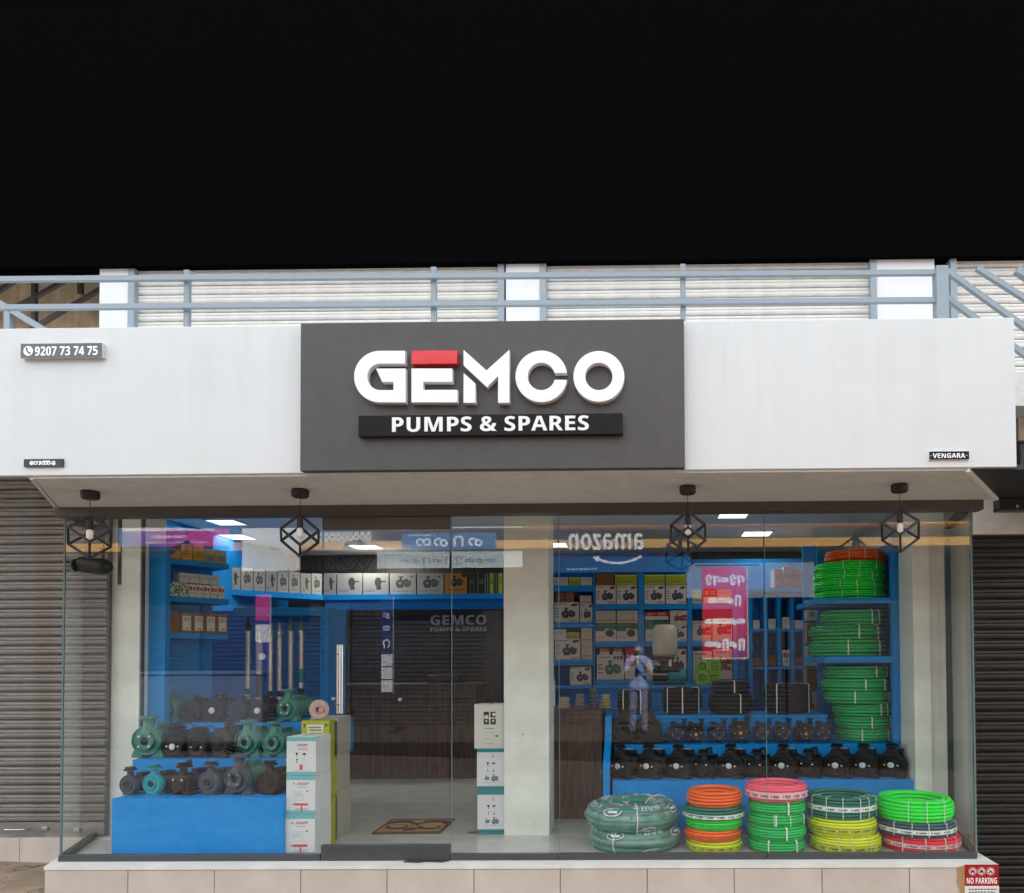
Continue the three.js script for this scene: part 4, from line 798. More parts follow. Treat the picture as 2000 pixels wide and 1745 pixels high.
pr('sharpSymbols', (c, w, h) => {
  bg(c, w, h, '#dfe2e3'); c.fillStyle = '#6fbcc4'; c.fillRect(0, 0, w, 30); c.fillRect(0, h - 26, w, 26);
  c.fillStyle = '#8c3a44'; c.font = 'italic bold 25px sans-serif'; c.fillText('SHARP', 70, 66); scrib(c, 80, 76, 70, 6, 2, '#cc7780', 22);
  c.fillStyle = '#222'; c.beginPath(); c.moveTo(62, 112); c.lineTo(84, 112); c.lineTo(73, 132); c.fill(); c.fillRect(71, 130, 4, 12); c.beginPath(); c.arc(126, 126, 13, Math.PI, 2 * Math.PI); c.fill(); c.fillRect(125, 124, 3, 16);
  c.fillRect(72, 158, 5, 28); c.beginPath(); c.moveTo(66, 164); c.lineTo(74, 150); c.lineTo(83, 164); c.fill(); c.strokeStyle = '#888'; c.strokeRect(114, 156, 22, 26);
  c.fillStyle = '#cf5a66'; c.fillRect(92, 196, 24, 36); scrib(c, 40, 238, 130, 4, 1, '#c99', 23);
}, 208, 272);
pr('tealCarton', (c, w, h) => { // stack at the pillar
  bg(c, w, h, '#e2e4e6'); c.fillStyle = '#2b8a94'; c.fillRect(0, 0, w, 24); c.fillRect(0, h - 34, w, 34); c.fillStyle = '#206f78'; c.fillRect(0, h - 20, w, 4);
  c.fillStyle = '#b03a48'; c.beginPath(); c.moveTo(112, 30); c.lineTo(126, 62); c.lineTo(116, 60); c.fill(); c.fillStyle = '#222';
  c.beginPath(); c.moveTo(72, 92); c.lineTo(92, 92); c.lineTo(82, 114); c.fill(); c.fillRect(80, 112, 4, 8); c.beginPath(); c.arc(124, 104, 12, Math.PI, 0); c.fill(); c.fillRect(80, 134, 4, 24); c.fillRect(122, 134, 4, 16); c.fillRect(114, 152, 20, 4);
  drawPump(c, 74, 200, 30, '#5a7c84'); drawPump(c, 132, 200, 44, '#4a727c'); scrib(c, 46, 228, 130, 3, 1, '#a88', 24);
}, 208, 288);
pr('whiteSymbols', (c, w, h) => { bg(c, w, h, '#d9d9d2'); c.fillStyle = '#252525'; for (const [x, y] of [[66, 46], [114, 46], [66, 92], [114, 92]]) { c.fillRect(x, y, 38, 38); c.fillStyle = '#d9d9d2'; if (x < 100 && y < 60) { c.fillRect(x + 6, y + 22, 26, 16); c.beginPath(); } else if (y < 60) { c.fillRect(x + 14, y + 8, 24, 20); } else { c.beginPath(); c.moveTo(x + 10, y + 8); c.lineTo(x + 28, y + 8); c.lineTo(x + 19, y + 30); c.fill(); } c.fillStyle = '#252525'; }
  scrib(c, 76, 152, 60, 6, 1, '#555', 25); c.strokeStyle = '#aaa'; c.lineWidth = 2; c.strokeRect(78, 180, 52, 50); c.fillStyle = '#444'; c.beginPath(); c.ellipse(158, 206, 10, 6, 0, 0, 7); c.fill(); scrib(c, 80, 252, 60, 4, 1, '#888', 2); }, 208, 288);
pr('limeCarton', (c, w, h) => { bg(c, w, h, '#b9bb25'); c.fillStyle = '#e6e6dc'; c.fillRect(40, 20, 110, 40); scrib(c, 50, 30, 90, 8, 2, '#4c4c2c', 27); c.fillStyle = '#5a6022'; c.fillRect(14, 16, 12, 18); c.fillRect(164, 16, 14, 14); c.fillStyle = '#9da01e'; c.fillRect(0, h - 12, w, 12); });
pr('greyCarton', (c, w, h) => { bg(c, w, h, '#b6b4a8'); scrib(c, 20, 40, 140, 9, 3, '#8e8b80', 28); c.fillStyle = '#7b7a70'; c.fillRect(50, 110, 90, 50); });
pr('colour1', (c, w, h) => { bg(c, w, h, '#5a3a78'); c.fillStyle = '#d2a024'; c.beginPath(); c.moveTo(0, h); c.lineTo(w, 50); c.lineTo(w, h); c.fill(); scrib(c, 20, 30, 120, 14, 1, '#e8d8e8', 29); });
pr('colour2', (c, w, h) => { bg(c, w, h, '#d0a21e'); c.fillStyle = '#e0b0a0'; c.fillRect(0, 0, w, 80); scrib(c, 20, 110, 150, 16, 2, '#7a3a20', 30); });
pr('colour3', (c, w, h) => { bg(c, w, h, '#b9b79c'); c.fillStyle = '#46603a'; for (let i = 0; i < 6; i++) c.fillRect(20 + i * 28, 80, 16, 90); });
pr('pinkBox', (c, w, h) => { bg(c, w, h, '#a8466a'); c.fillStyle = '#c98aa0'; for (let i = 0; i < 5; i++) c.fillRect(16 + i * 36, 0, 10, h); scrib(c, 20, 60, 150, 10, 3, '#7a2a48', 33); });
pr('leafGreen', (c, w, h) => { bg(c, w, h, '#dfe0d4'); c.fillStyle = '#2f7d2c'; for (let i = 0; i < 60; i++) { c.beginPath(); c.ellipse(192 * hash(i, 1, 9), 170 * hash(i, 2, 9), 16, 8, hash(i, 3, 9) * 6, 0, 7); c.fill(); } });
pr('redWhite', (c, w, h) => { bg(c, w, h, '#dcdcd8'); c.fillStyle = '#b3332c'; c.fillRect(20, 30, 70, 60); c.fillRect(110, 40, 66, 50); scrib(c, 20, 120, 150, 10, 2, '#9a9a94', 31); });
pr('whitePlain', (c, w, h) => { bg(c, w, h, '#cfd0cc'); scrib(c, 20, 40, 150, 10, 4, '#9c9c98', 32); });
const sideOf = { pumpGrey: mat('#8d8b82', 0.7), pumpGrey2: mat('#85857f', 0.7), pumpOrange: mat('#a86a1a', 0.7), lime: mat('#9a9e22', 0.6), limeCarton: mat('#9fa022', 0.6), greyCarton: mat('#a19f93', 0.7), brownLabel: M.kraft, kraftPlain: M.kraft, brownRed: M.kraft, limeSpine: mat('#3d5220', 0.6), darkSpine: mat('#20281f', 0.6), sharp: mat('#d4d8d8', 0.6), sharpSymbols: mat('#d4d8d8', 0.6) };
function carton(px0, py0, px1, py1, z, depth, print, label, o = {}) {
  const r = rect(px0, py0, px1, py1, z); const y0 = o.base ?? r.y0, h = o.base === undefined ? r.h : Math.max(0.02, r.y1 - o.base);
  const t = thing(o.name ?? 'carton', label, o.cat ?? 'carton', [r.cx, y0, z - depth / 2], o.group);
  const [g, ms] = faced(r.w - 0.003, h - 0.001, depth, PR[print], sideOf[print] ?? M.card); part('box', g.translate(0, h / 2, 0), ms, t);
  if (o.flaps) { const f = part('flap', bx(r.w * 0.98, 0.003, depth * 0.48, 0, h + 0.001, depth * 0.25), sideOf[print] ?? M.card, t); part('tape', bx(0.03, 0.001, depth * 0.98, 0, h + 0.0035, 0), mat('#c9c4b0', 0.25), f); }
  t.rotation.y = o.turn ?? 0; return t;
}
// cartons beside the door
{
  const f = FLOOR + 0.004, z = -0.1;
  const a = at(585, 1667, z), h = 0.285;
  const mk = (x0, x1, k, print, label, turn) => carton(x0, 1000, x1, 1010, z, 0.25, print, label, { turn });
  let y = f; const y1 = at(585, 1591, z).y, y2 = at(585, 1516, z).y, y3 = at(585, 1440, z).y;
  carton(554, 1600, 614, 1667, z, 0.3, 'sharp', 'lowest white and teal carton left of the glass door', { base: f, turn: 0.02 }).children[0].scale.y = (y1 - f) / (at(585, 1600, z).y - f);
  const c2 = carton(559, 1516, 617, 1591, z, 0.26, 'sharp', 'middle white and teal carton with red print left of the glass door', { base: y1 + 0.001, turn: -0.03 });
  carton(559, 1440, 617, 1516, z, 0.26, 'sharpSymbols', 'topmost white and teal carton with handling symbols left of the glass door', { base: y2 + 0.002, flaps: 1 });
  const zl = -0.42, L = [[1560, 1648], [1484, 1560], [1408, 1484]];
  L.forEach(([p0, p1], i) => { carton(588, p0, 645 - i, p1, zl, 0.1, 'limeCarton', ['lowest lime yellow carton behind the white cartons by the door', 'middle lime yellow carton behind the white cartons by the door', 'topmost lime yellow carton with a pale disc standing on it'][i], { base: i ? at(610, p1, zl).y : f });
    carton(592, p0 + (i < 2 ? 0 : 2), 651 + (i % 2), p1, zl - 0.13, 0.07, i === 1 ? 'limeCarton' : 'limeSpine', ['lowest thin green carton between lime and grey cartons by the door', 'middle thin lime carton between lime and grey cartons by the door', 'topmost thin green carton between lime and grey cartons by the door'][i], { base: i ? at(610, p1, zl).y : f, turn: 0.03 }); });
  const zg = -0.66, G = [[1545, 1640], [1470, 1545], [1402, 1470]];
  G.forEach(([p0, p1], i) => carton(605, p0, 661 - (i === 1 ? 2 : 0), p1, zg, 0.26, 'greyCarton', ['lowest grey carton in the rear stack behind the lime cartons', 'middle grey carton in the rear stack behind the lime cartons', 'topmost grey carton in the rear stack behind the lime cartons'][i], { base: i ? at(640, p1, zg).y : f }));
  const d = at(628, 1399, zl - 0.1), t = thing('disc', 'pale pink round disc standing upright on the lime carton', 'disc', [d.x, at(610, 1408, zl).y + 0.083, zl - 0.06]);
  part('rim', [annulus(0.02, 0.081, 0.022, 0, 0)], mat([0.5, 0.36, 0.32], 0.6), t); part('hub', [cyl(0.026, 0.02, 0.03, 0.03, 0, 0.03, 'z', 18), annulus(0.02, 0.04, 0.03, 0, 0)], mat([0.55, 0.3, 0.26], 0.5), t);
  const zp = -0.8;
  carton(932, 1546, 987, 1628, zp, 0.28, 'tealCarton', 'lowest teal banded carton against the middle pillar', { base: FLOOR });
  carton(931, 1463, 986, 1546, zp, 0.28, 'tealCarton', 'middle teal banded carton against the middle pillar', { base: at(960, 1546, zp).y });
  carton(926, 1377, 984, 1463, zp, 0.28, 'whiteSymbols', 'topmost plain white carton with black handling symbols against the middle pillar', { base: at(960, 1463, zp).y + 0.001, flaps: 1 });
  const m = at(923, 1620, -0.85); solo('floor_plate', 'small dark brown plate on the floor left of the teal cartons', 'plate', box2(m.x - 0.04, m.x + 0.03, FLOOR, FLOOR + 0.004, -0.9, -0.84), M.woodBrown);
}
{ // door mat
  const z0 = -0.82, z1 = -1.38, a = at(724, 1628, z0).x, b = at(857, 1628, z0).x, w = b - a, dz = z0 - z1;
  const mm = mat([0.9, 0.9, 0.9], 0.95, { map: canvasTex(512, 256, (c, W, H) => {
    c.fillStyle = '#5e2c16'; c.fillRect(0, 0, W, H); c.fillStyle = '#a07a50'; c.fillRect(20, 18, W - 40, H - 36);
    const E = (x, y, rx, ry, r, col) => { c.fillStyle = col; c.beginPath(); c.ellipse(x, y, rx, ry, r, 0, 7); c.fill(); };
    c.save(); c.beginPath(); c.rect(20, 18, W - 40, H - 36); c.clip();
    E(128, 92, 120, 56, 0, '#3a1a14'); E(128, 112, 96, 38, 0, '#b08c5e'); E(128, 152, 84, 46, 0, '#42190f'); E(128, 138, 62, 24, 0, '#b89468');
    E(372, 92, 124, 58, -0.1, '#4a1e12'); E(376, 116, 96, 40, -0.06, '#b08c5e'); E(384, 164, 92, 40, 0.05, '#42190f'); E(384, 150, 66, 20, 0.05, '#b89468'); E(250, 196, 60, 26, 0, '#4a1e12'); E(250, 60, 40, 22, 0, '#b89468'); c.restore();
    for (let i = 0; i < 5000; i++) { c.fillStyle = i % 2 ? 'rgba(0,0,0,0.12)' : 'rgba(255,255,255,0.08)'; c.fillRect(W * hash(i, 1, 3), H * hash(i, 2, 3), 2, 2); }
  }) });
  const [g] = faced(w, 0.012, dz); const t = thing('door_mat', 'brown door mat with cream oval pattern inside the glass door', 'door mat', [(a + b) / 2, FLOOR, (z0 + z1) / 2]);
  part('pile', g.translate(0, 0.007, 0), [M.woodBrown, M.woodBrown, mm, M.woodBrown, M.woodBrown, M.woodBrown], t); t.rotation.y = 0.03;
}
// wood cabinet, springs and tube on it
const CABY = at(1130, 1388, -1.4).y;
{
  const r = rect(1062, 1388, 1176, 1600, -1.4), t = thing('wood_cabinet', 'dark brown wood cabinet side between the middle pillar and the blue display', 'cabinet', [r.cx, FLOOR, -1.4]);
  part('body', bx(r.w, CABY - FLOOR - 0.03, 0.7, 0, (CABY - FLOOR - 0.03) / 2, -0.35, 0.004), M.woodBrown, t); part('top', bx(r.w + 0.01, 0.028, 0.72, 0, CABY - FLOOR - 0.015, -0.35, 0.004), M.woodBrown, t); part('hinge', bx(0.012, 0.05, 0.012, r.w / 2 - 0.012, (at(1168, 1508, -1.4).y - FLOOR), 0.006, 0.002), M.kraft, t);
  const cols = [[1102, 1362, 0.052, [0.5, 0.44, 0.33]], [1133, 1356, 0.042, [0.3, 0.28, 0.25]], [1159, 1346, 0.04, [0.12, 0.115, 0.11]], [1183, 1357, 0.055, [0.5, 0.4, 0.18]]];
  cols.forEach(([x, y, r, c], i) => {
    const b = at(x, 1386, -1.72), y1 = at(x, y, -1.72).y, n = 6 - (i === 3 ? 1 : 0), gs = []; for (let k = 0; k < n; k++) { const g = new THREE.TorusGeometry(r * (i === 3 ? 1 - k * 0.1 : 1 - k * 0.05), 0.009, 8, 28); g.rotateX(Math.PI / 2); gs.push(g.translate(0, 0.01 + k * (y1 - CABY - 0.02) / (n - 1), 0)); } gs.push(cyl(r * 0.6, r * 0.6, y1 - CABY, 0, (y1 - CABY) / 2, 0, 'y', 16));
    const o = solo('ribbed_fitting', ['beige ribbed fitting at the left end on the wood cabinet', 'grey ribbed fitting, second from left on the wood cabinet', 'tall blackish ribbed fitting on the wood cabinet', 'yellowish tapering ribbed fitting on the wood cabinet'][i], 'fitting', gs, mat(c, 0.5), 'ribbed fittings on the wood cabinet'); o.position.set(b.x, CABY, -1.72);
  });
  const p = at(1079, 1386, -1.45), y1 = at(1079, 1322, -1.45).y - CABY, s = thing('white_tube', 'white tube with teal end caps standing just right of the middle pillar', 'tube', [p.x, CABY, -1.45]);
  part('tube', cyl(0.024, 0.024, y1 - 0.08, 0, y1 / 2, 0, 'y', 16), M.white, s); part('cap', cyl(0.027, 0.027, 0.04, 0, 0.02, 0), PM.teal, s); part('cap', cyl(0.027, 0.027, 0.04, 0, y1 - 0.02, 0), PM.teal, s);
}
// ------------------------------------------------------------------ right hose shelves and cable coils
{
  const z = -1.14, t = thing('shelf_unit', 'blue shelf unit holding green hose coils beside the right pillar', 'shelf unit');
  const xr = at(1785, 1300, -0.84).x, xs = at(1743, 1300, z).x;
  part('stile', box2(xs, at(1785, 1300, z).x + 0.05, TB.y + 0.002, 2.75, z - 0.05, z + 0.02, 0.003), M.blue, t);
  part('side_panel', box2(xr + 0.03, xr + 0.06, TB.y + 0.002, 2.75, -2.0, z - 0.051), M.blue, t);
  part('back_panel', box2(at(1600, 1300, -1.95).x, xr + 0.03, TB.y + 0.002, 2.75, -2.03, -2.0), M.blue, t);
  const y1 = at(1680, 1282, z).y, y2 = at(1680, 1168, z).y;
  part('board', box2(at(1612, 1290, z).x, xs - 0.001, y1 - 0.06, y1, -1.999, z, 0.003), M.blue, t);
  part('board', box2(at(1594, 1175, z).x, xs - 0.001, y2 - 0.05, y2, -1.999, z, 0.003), M.blue, t);
  const zc = -1.52, G = 'green hose coils on the right shelf unit';
  const row = (x0, x1, pyT, pyB, col, label, o = {}) => { const zf = zc + 0.3; coil(x0, x1, at(1680, pyT, zf).y, at(1680, pyB, zf).y + 0.001, zc, col, label, { group: G, tr: 0.0115, straps: [rr(-2, -1.5), rr(-1.2, -0.7)], ...o }); };
  const base = (py, y) => ({ y });
  const S6 = [[1634, 1745], [1632, 1744], [1628, 1744], [1612, 1742], [1606, 1741], [1612, 1738]], nm = ['lowest', 'second from bottom', 'third from bottom', 'fourth from bottom', 'fifth from bottom', 'topmost'];
  const hh = (at(1680, 1301, zc + 0.3).y - TB.y) / 6;
  S6.forEach(([x0, x1], i) => coil(x0, x1, TB.y + hh * (i + 1) - 0.002, TB.y + hh * i + 0.001, zc, 'deep', `${nm[i]} green hose coil in the tall stack under the lower right shelf`, { group: G, straps: [-1.9 + 0.35 * (i % 3), -0.9 + 0.2 * (i % 2)], k: 4, tr: 0.0155 }));
  [[1584, 1733, 0.148], [1584, 1730, 0.135], [1606, 1731, 0.14]].reduce((y, [x0, x1, h], i) => { coil(x0, x1, y + h, y + 0.001, zc - 0.02, 'deep', `${['bottom', 'middle', 'top'][i]} green hose coil on the lower right shelf`, { group: G, straps: [-1.8 + 0.3 * i, -0.9], tr: 0.0155 }); return y + h + 0.001; }, y1);
  [[1594, 1736, 0.085], [1592, 1735, 0.09], [1594, 1734, 0.085], [1596, 1735, 0.085], [1617, 1736, 0.115]].reduce((y, [x0, x1, h], i) => { coil(x0, x1, y + h, y + 0.001, zc - 0.03, i === 4 ? 'orange' : 'bright', i === 4 ? 'orange hose coil on top of the light green coils on the upper right shelf' : `${['lowest', 'second', 'third', 'fourth'][i]} light green hose coil from below on the upper right shelf`, { group: i === 4 ? undefined : G, film: 3 }); return y + h + 0.001; }, y2);
}
{
  const y = TC.y + 0.001, g = 'black cable coils on the top tier of the right display', zc = -1.74;
  const cc = (x0, x1, h, yy, label, straps) => coil(x0, x1, yy + h, yy, zc, 'black', label, { name: 'cable_coil', cat: 'cable coil', group: g, tr: 0.0095, k: 5, straps, bulge: 0.16 });
  const H = (p0) => at(1400, p0, zc + 0.2).y - y;
  cc(1205, 1275, H(1348), y, 'black cable coil at the left end of the top tier, behind the big dark pumps', [-2.2, -1.2]);
  cc(1294, 1374, H(1344), y, 'black cable coil, second from left on the top tier of the right display', [-2.4, -1.6, -0.7]);
  const h3 = H(1357); cc(1384, 1474, h3, y, 'lower black cable coil of the stacked pair on the right display', [-1.25]); cc(1391, 1468, H(1331) - h3, y + h3 + 0.001, 'upper black cable coil of the stacked pair on the right display', [-1.5]);
  cc(1494, 1588, H(1337), y, 'large black cable coil with two pale ties left of the green hoses', [-2.2, -0.75]);
}
// ------------------------------------------------------------------ ledge with tank pump, lime coils
const LEY = at(1330, 1339, -2.6).y;
{
  const a = at(1160, 1340, -2.6).x, b = at(1434, 1340, -2.6).x, t = thing('display_ledge', 'blue ledge carrying the tank pump and lime coils in front of the box shelves', 'ledge');
  part('top', box2(a, b, LEY - 0.045, LEY, -3.2, -2.6, 0.003), M.blue, t); part('front_panel', box2(a + 0.02, b - 0.02, FLOOR, LEY - 0.046, -2.72, -2.69), M.blue, t);
  const z = -2.82, p = at(1299, 1285, z), s = thing('tank_pump', 'pump with a cream pressure tank standing on the blue ledge', 'pump', [p.x, LEY, z]);
  const yy = (v) => at(1299, v, z).y - LEY, r = 24.5 / S(z);
  part('tank', lathe([[0, yy(1284)], [r * 0.85, yy(1283)], [r * 0.98, yy(1277)], [r, yy(1262)], [r * 1.01, yy(1261)], [r, yy(1258)], [r * 1.0, yy(1240)], [r * 0.95, yy(1228)], [r * 0.7, yy(1221)], [0, yy(1220)]]), mat([0.62, 0.58, 0.44], 0.4), s);
  part('tank_base', cyl(r * 0.62, r * 0.8, yy(1284) - yy(1294), 0, (yy(1284) + yy(1294)) / 2, 0), mat([0.22, 0.1, 0.05], 0.5), s);
  part('bracket', box2(-0.05, 0.16, yy(1312), yy(1294), -0.1, 0.08, 0.012), M.black, s);
  part('pump_body', [cyl(0.07, 0.07, 0.16, -0.06, yy(1320), 0, 'x', 22), cyl(0.055, 0.055, 0.06, -0.06, yy(1306), 0)], PM.black, s);
  part('motor', [lathe([[0, 0], [0.07, 0], [0.075, 0.02], [0.07, 0.03], [0.07, 0.15], [0.076, 0.16], [0.07, 0.2], [0, 0.2]], 'x', 22).translate(0.04, yy(1320), 0)], PM.teal, s);
  part('label_plate', box2(0.035, 0.07, yy(1302), yy(1288), 0.081, 0.084), M.white, s);
  part('foot', box2(-0.13, 0.22, 0, 0.02, -0.06, 0.06, 0.004), PM.black, s);
  part('pipe', cyl(0.012, 0.012, 0.3, -0.12, yy(1318), 0.085, 'x', 10), M.steel, s);
  const lg = 'lime green coils on the blue ledge', zl = -2.7, lm = hoseMat([0.2, 0.5, 0.03], 0.35), R = 11.4 / S(zl);
  [[1371, 1326], [1395, 1326], [1371, 1303], [1395, 1303]].forEach(([x, y], i) => {
    const q = at(x, y, zl), sh = new THREE.Shape(), hole = new THREE.Path(); const RR = (s, r, k) => { s.moveTo(-r + k, -r); s.lineTo(r - k, -r); s.quadraticCurveTo(r, -r, r, -r + k); s.lineTo(r, r - k); s.quadraticCurveTo(r, r, r - k, r); s.lineTo(-r + k, r); s.quadraticCurveTo(-r, r, -r, r - k); s.lineTo(-r, -r + k); s.quadraticCurveTo(-r, -r, -r + k, -r); };
    RR(sh, R, R * 0.6); RR(hole, R * 0.7, R * 0.4); sh.holes.push(hole);
    const t2 = thing('lime_coil', `lime green ring coil, ${['lower left', 'lower right', 'upper left', 'upper right'][i]} of the four on the blue ledge`, 'coil', [q.x, LEY + (i < 2 ? R : 3.02 * R) + 0.006, zl], lg);
    part('ring', extrude(sh, 0.14, 0.006).translate(0, 0, -0.07), lm, t2); part('core', bx(R * 1.36, R * 1.36, 0.125, 0, 0, -0.004, 0.02), hoseMat([0.13, 0.4, 0.02], 0.4), t2);
  });
}
// ------------------------------------------------------------------ box shelves on the back wall, right half
{
  const z = -3.3, t = thing('shelf_unit', 'blue compartment shelves full of pump boxes at the back right', 'shelf unit');
  const X = (px) => at(px, 1250, z).x, Y = (py) => at(1250, py, z).y, zb = -3.66;
  part('back_panel', box2(X(1070), X(1600), FLOOR, CEIL - 0.3, zb - 0.02, zb), M.blue, t);
  part('valance', box2(X(1070), X(1350), Y(1118), Y(1088), z - 0.02, z + 0.01), M.blue, t);
  for (const [a, b] of [[1070, 1079], [1159, 1162], [1247, 1258], [1343, 1352], [1432, 1440], [1462, 1470], [1492, 1500], [1519, 1526], [1545, 1552], [1578, 1586]]) part('divider', box2(X(a), X(b), FLOOR, a > 1400 ? Y(1170) : Y(1118), zb, z, 0.002), M.blue, t);
  const ys = {};
  const B = (a, b, p0, p1) => { part('board', box2(X(a), X(b), Y(p1), Y(p0), zb, z + 0.004, 0.002), M.blue, t); return Y(p0); };
  const a1 = B(1079.5, 1158.5, 1143, 1155), a2 = B(1079.5, 1158.5, 1215, 1226), a3 = B(1079.5, 1158.5, 1288, 1299), a4 = B(1079.5, 1158.5, 1338, 1346);
  const cols = [[1162.5, 1246.5], [1258.5, 1342.5], [1352.5, 1431.5]], rows = cols.map(([a, b]) => [B(a, b, 1180, 1191), B(a, b, 1253, 1263), B(a, b, 1328, 1337)]);
  for (const [a, b] of [[1470.5, 1491.5], [1500.5, 1518.5], [1526.5, 1544.5], [1552.5, 1577.5]]) for (const p of [1230, 1304]) B(a, b, p, p + 6);
  const D0 = 0.26, zz = z - 0.01;
  const P = (px0, py0, px1, base, print, label, group) => carton(px0, py0, px1, 1300, zz, D0, print, label, { base: base + 0.001, group, turn: rr(-0.035, 0.035) });
  const w = 'on back shelves';
  // column 1
  P(1082, 1128, 1110, a1, 'whitePlain', `pale flat box, left of three in top row, first column ${w}`); P(1111, 1128, 1134, a1, 'lime', `yellowish flat box, middle of three in top row, first column ${w}`); P(1135, 1128, 1157, a1, 'whitePlain', `pale flat box, right of three in top row, first column ${w}`);
  P(1083, 1177, 1131, a2, 'pumpWhite', `white pump box below brown cartons in the first column ${w}`); P(1132, 1180, 1157, a2, 'pumpWhite', `narrow white box right of a pump box in the first column ${w}`);
  const top2 = Y(1176.5);
  P(1085, 1158, 1104, top2, 'brownRed', `brown and red carton at the left on the first column pump box ${w}`); P(1105, 1157, 1121, top2, 'kraftPlain', `plain brown carton in the middle on the first column pump box ${w}`); P(1133, 1164, 1156, Y(1179.5), 'beige', `small pale carton on the narrow white box in the first column ${w}`);
  P(1083, 1248, 1133, a3, 'pumpWhite', `wide white pump box in the third row of the first column ${w}`); P(1135, 1258, 1157, a3, 'beige', `small beige box, lower one right of the wide pump box ${w}`); P(1135, 1227, 1157, Y(1257.5), 'beige', `small beige box, upper one right of the wide pump box ${w}`);
  P(1082, 1230, 1106, Y(1247.5), 'whitePlain', `small white box left on top of the wide pump box ${w}`); P(1107, 1235, 1132, Y(1247.5), 'lime', `small box with yellow label on the wide pump box ${w}`);
  P(1113, 1303, 1155, a4, 'pumpWhite', `single white pump box in the bottom row of the first column ${w}`);
  // columns 2 to 4
  const [r0, r1, r2] = rows;
  P(1163, 1144, 1203, r0[0], 'pumpWhite', `left white pump box in the upper row of the second column ${w}`); P(1205, 1144, 1245, r0[0], 'pumpWhite', `right white pump box in the upper row of the second column ${w}`);
  P(1165, 1120, 1199, Y(1143.5), 'kraftPlain', `brown carton on top of the second column pump boxes ${w}`); P(1201, 1123, 1245, Y(1143.5), 'lime', `lime yellow box on top of the second column pump boxes ${w}`);
  P(1162.6, 1218, 1203, r0[1], 'greenWhite', `left green and white pump box in the second column ${w}`); P(1205, 1218, 1246, r0[1], 'greenWhite', `right green and white pump box in the second column ${w}`);
  P(1163, 1193, 1203, Y(1217.5), 'beige', `left beige box with red stripe on a green and white box ${w}`); P(1205, 1193, 1246, Y(1217.5), 'beige', `right beige box with red stripe on a green and white box ${w}`);
  P(1165, 1279, 1218, r0[2], 'pumpGreen', `large white box with green pump print in the second column ${w}`); [1171, 1197, 1221].forEach((x, i) => P(x, 1267, x + 19, i < 2 ? Y(1278.5) : r0[2] + 0.0, 'redTop', `${['left', 'middle', 'right'][i]} of three small red topped boxes in the second column ${w}`));
  P(1259, 1144, 1299, r1[0], 'pumpWhite', `left white pump box in the upper row of the third column ${w}`); P(1301, 1144, 1341, r1[0], 'pumpWhite', `right white pump box in the upper row of the third column ${w}`); P(1259, 1123, 1299, Y(1143.5), 'lime', `left lime yellow box on the third column pump boxes ${w}`); P(1301, 1123, 1341, Y(1143.5), 'lime', `right lime yellow box on the third column pump boxes ${w}`);
  P(1260, 1212, 1306, r1[1], 'greenWhite', `green and white box below red boxes in the third column ${w}`); P(1260, 1195, 1306, Y(1211.5), 'redTop', `red box lying on a green and white box in the third column ${w}`); P(1308, 1222, 1342, r1[1], 'pumpWhite', `white pump box right of the cream tank ${w}`); P(1308, 1193, 1342, Y(1221.5), 'pumpRed', `box with dark red pump print in the third column ${w}`);
  P(1262, 1290, 1300, r1[2], 'pumpWhite', `white box behind the tank pump in the third column ${w}`); P(1308, 1268, 1341, r1[2], 'pumpWhite', `white box right behind the tank pump in the third column ${w}`);
  P(1353, 1184 - 32, 1372, r2[0], 'beige', `beige box in the upper row of the fourth column ${w}`); P(1374, 1150, 1400, r2[0], 'redTop', `red topped box in the upper row of the fourth column ${w}`); P(1402, 1152, 1430, r2[0], 'beige', `second beige box in the upper row of the fourth column ${w}`);
  P(1353, 1213, 1390, r2[1], 'pumpRed', `red print pump box left in second row, fourth column ${w}`); P(1392, 1208, 1430, r2[1], 'pumpRed', `red print pump box right in second row, fourth column ${w}`);
  P(1353, 1272, 1390, r2[2], 'pumpRed', `red print pump box left in third row, fourth column ${w}`); P(1393, 1268, 1430, r2[2], 'pumpRed', `red print pump box right in third row, fourth column ${w}`);
  P(1402, 1306 - 60, 1428, Y(1267), 'whitePlain', `white box on a red print pump box in the fourth column ${w}`);
  const tp = B(1470.5, 1590, 1150, 1158); [[1513, 1112, 1530], [1532, 1108, 1553], [1555, 1113, 1576]].forEach(([a, y, b], i) => P(a, y, b, tp, 'pinkBox', `pink box, ${['left', 'middle', 'right'][i]} of three above the narrow compartments ${w}`));
  [[1471, 1212, 1484], [1501, 1209, 1516], [1528, 1206, 1543], [1553, 1212, 1574]].forEach(([a, y, b], i) => P(a, y, b, Y(1230), 'whitePlain', `tiny pale box in the upper row of the narrow compartments, number ${['one', 'two', 'three', 'four'][i]} from left`, 'tiny boxes in the narrow compartments'));
  [[1472, 1286, 1488], [1502, 1282, 1516], [1528, 1270, 1542], [1554, 1284, 1576]].forEach(([a, y, b], i) => P(a, y, b, Y(1304), i === 2 ? 'redWhite' : 'brownRed', `tiny box in the lower row of the narrow compartments, number ${['one', 'two', 'three', 'four'][i]} from left`, 'tiny boxes in the narrow compartments'));
}
{ // rack of small items at the edge of the green hoses
  const z = -2.4; for (let i = 0; i < 5; i++) carton(1576, 1172 + i * 45, 1596, 1212 + i * 45, z, 0.12, i % 2 ? 'brownRed' : 'greyCarton', `small packed bundle left of the green hoses, ${['topmost', 'second from top', 'third from top', 'fourth from top', 'lowest'][i]}`, { group: 'small bundles left of the green hoses', name: 'bundle', cat: 'bundle' });
  solo('post', 'blue post carrying the small bundles left of the green hoses', 'post', box2(at(1570, 1300, z - 0.13).x, at(1600, 1300, z - 0.13).x, FLOOR, CEIL - 0.3, z - 0.16, z - 0.121), M.blue);
}
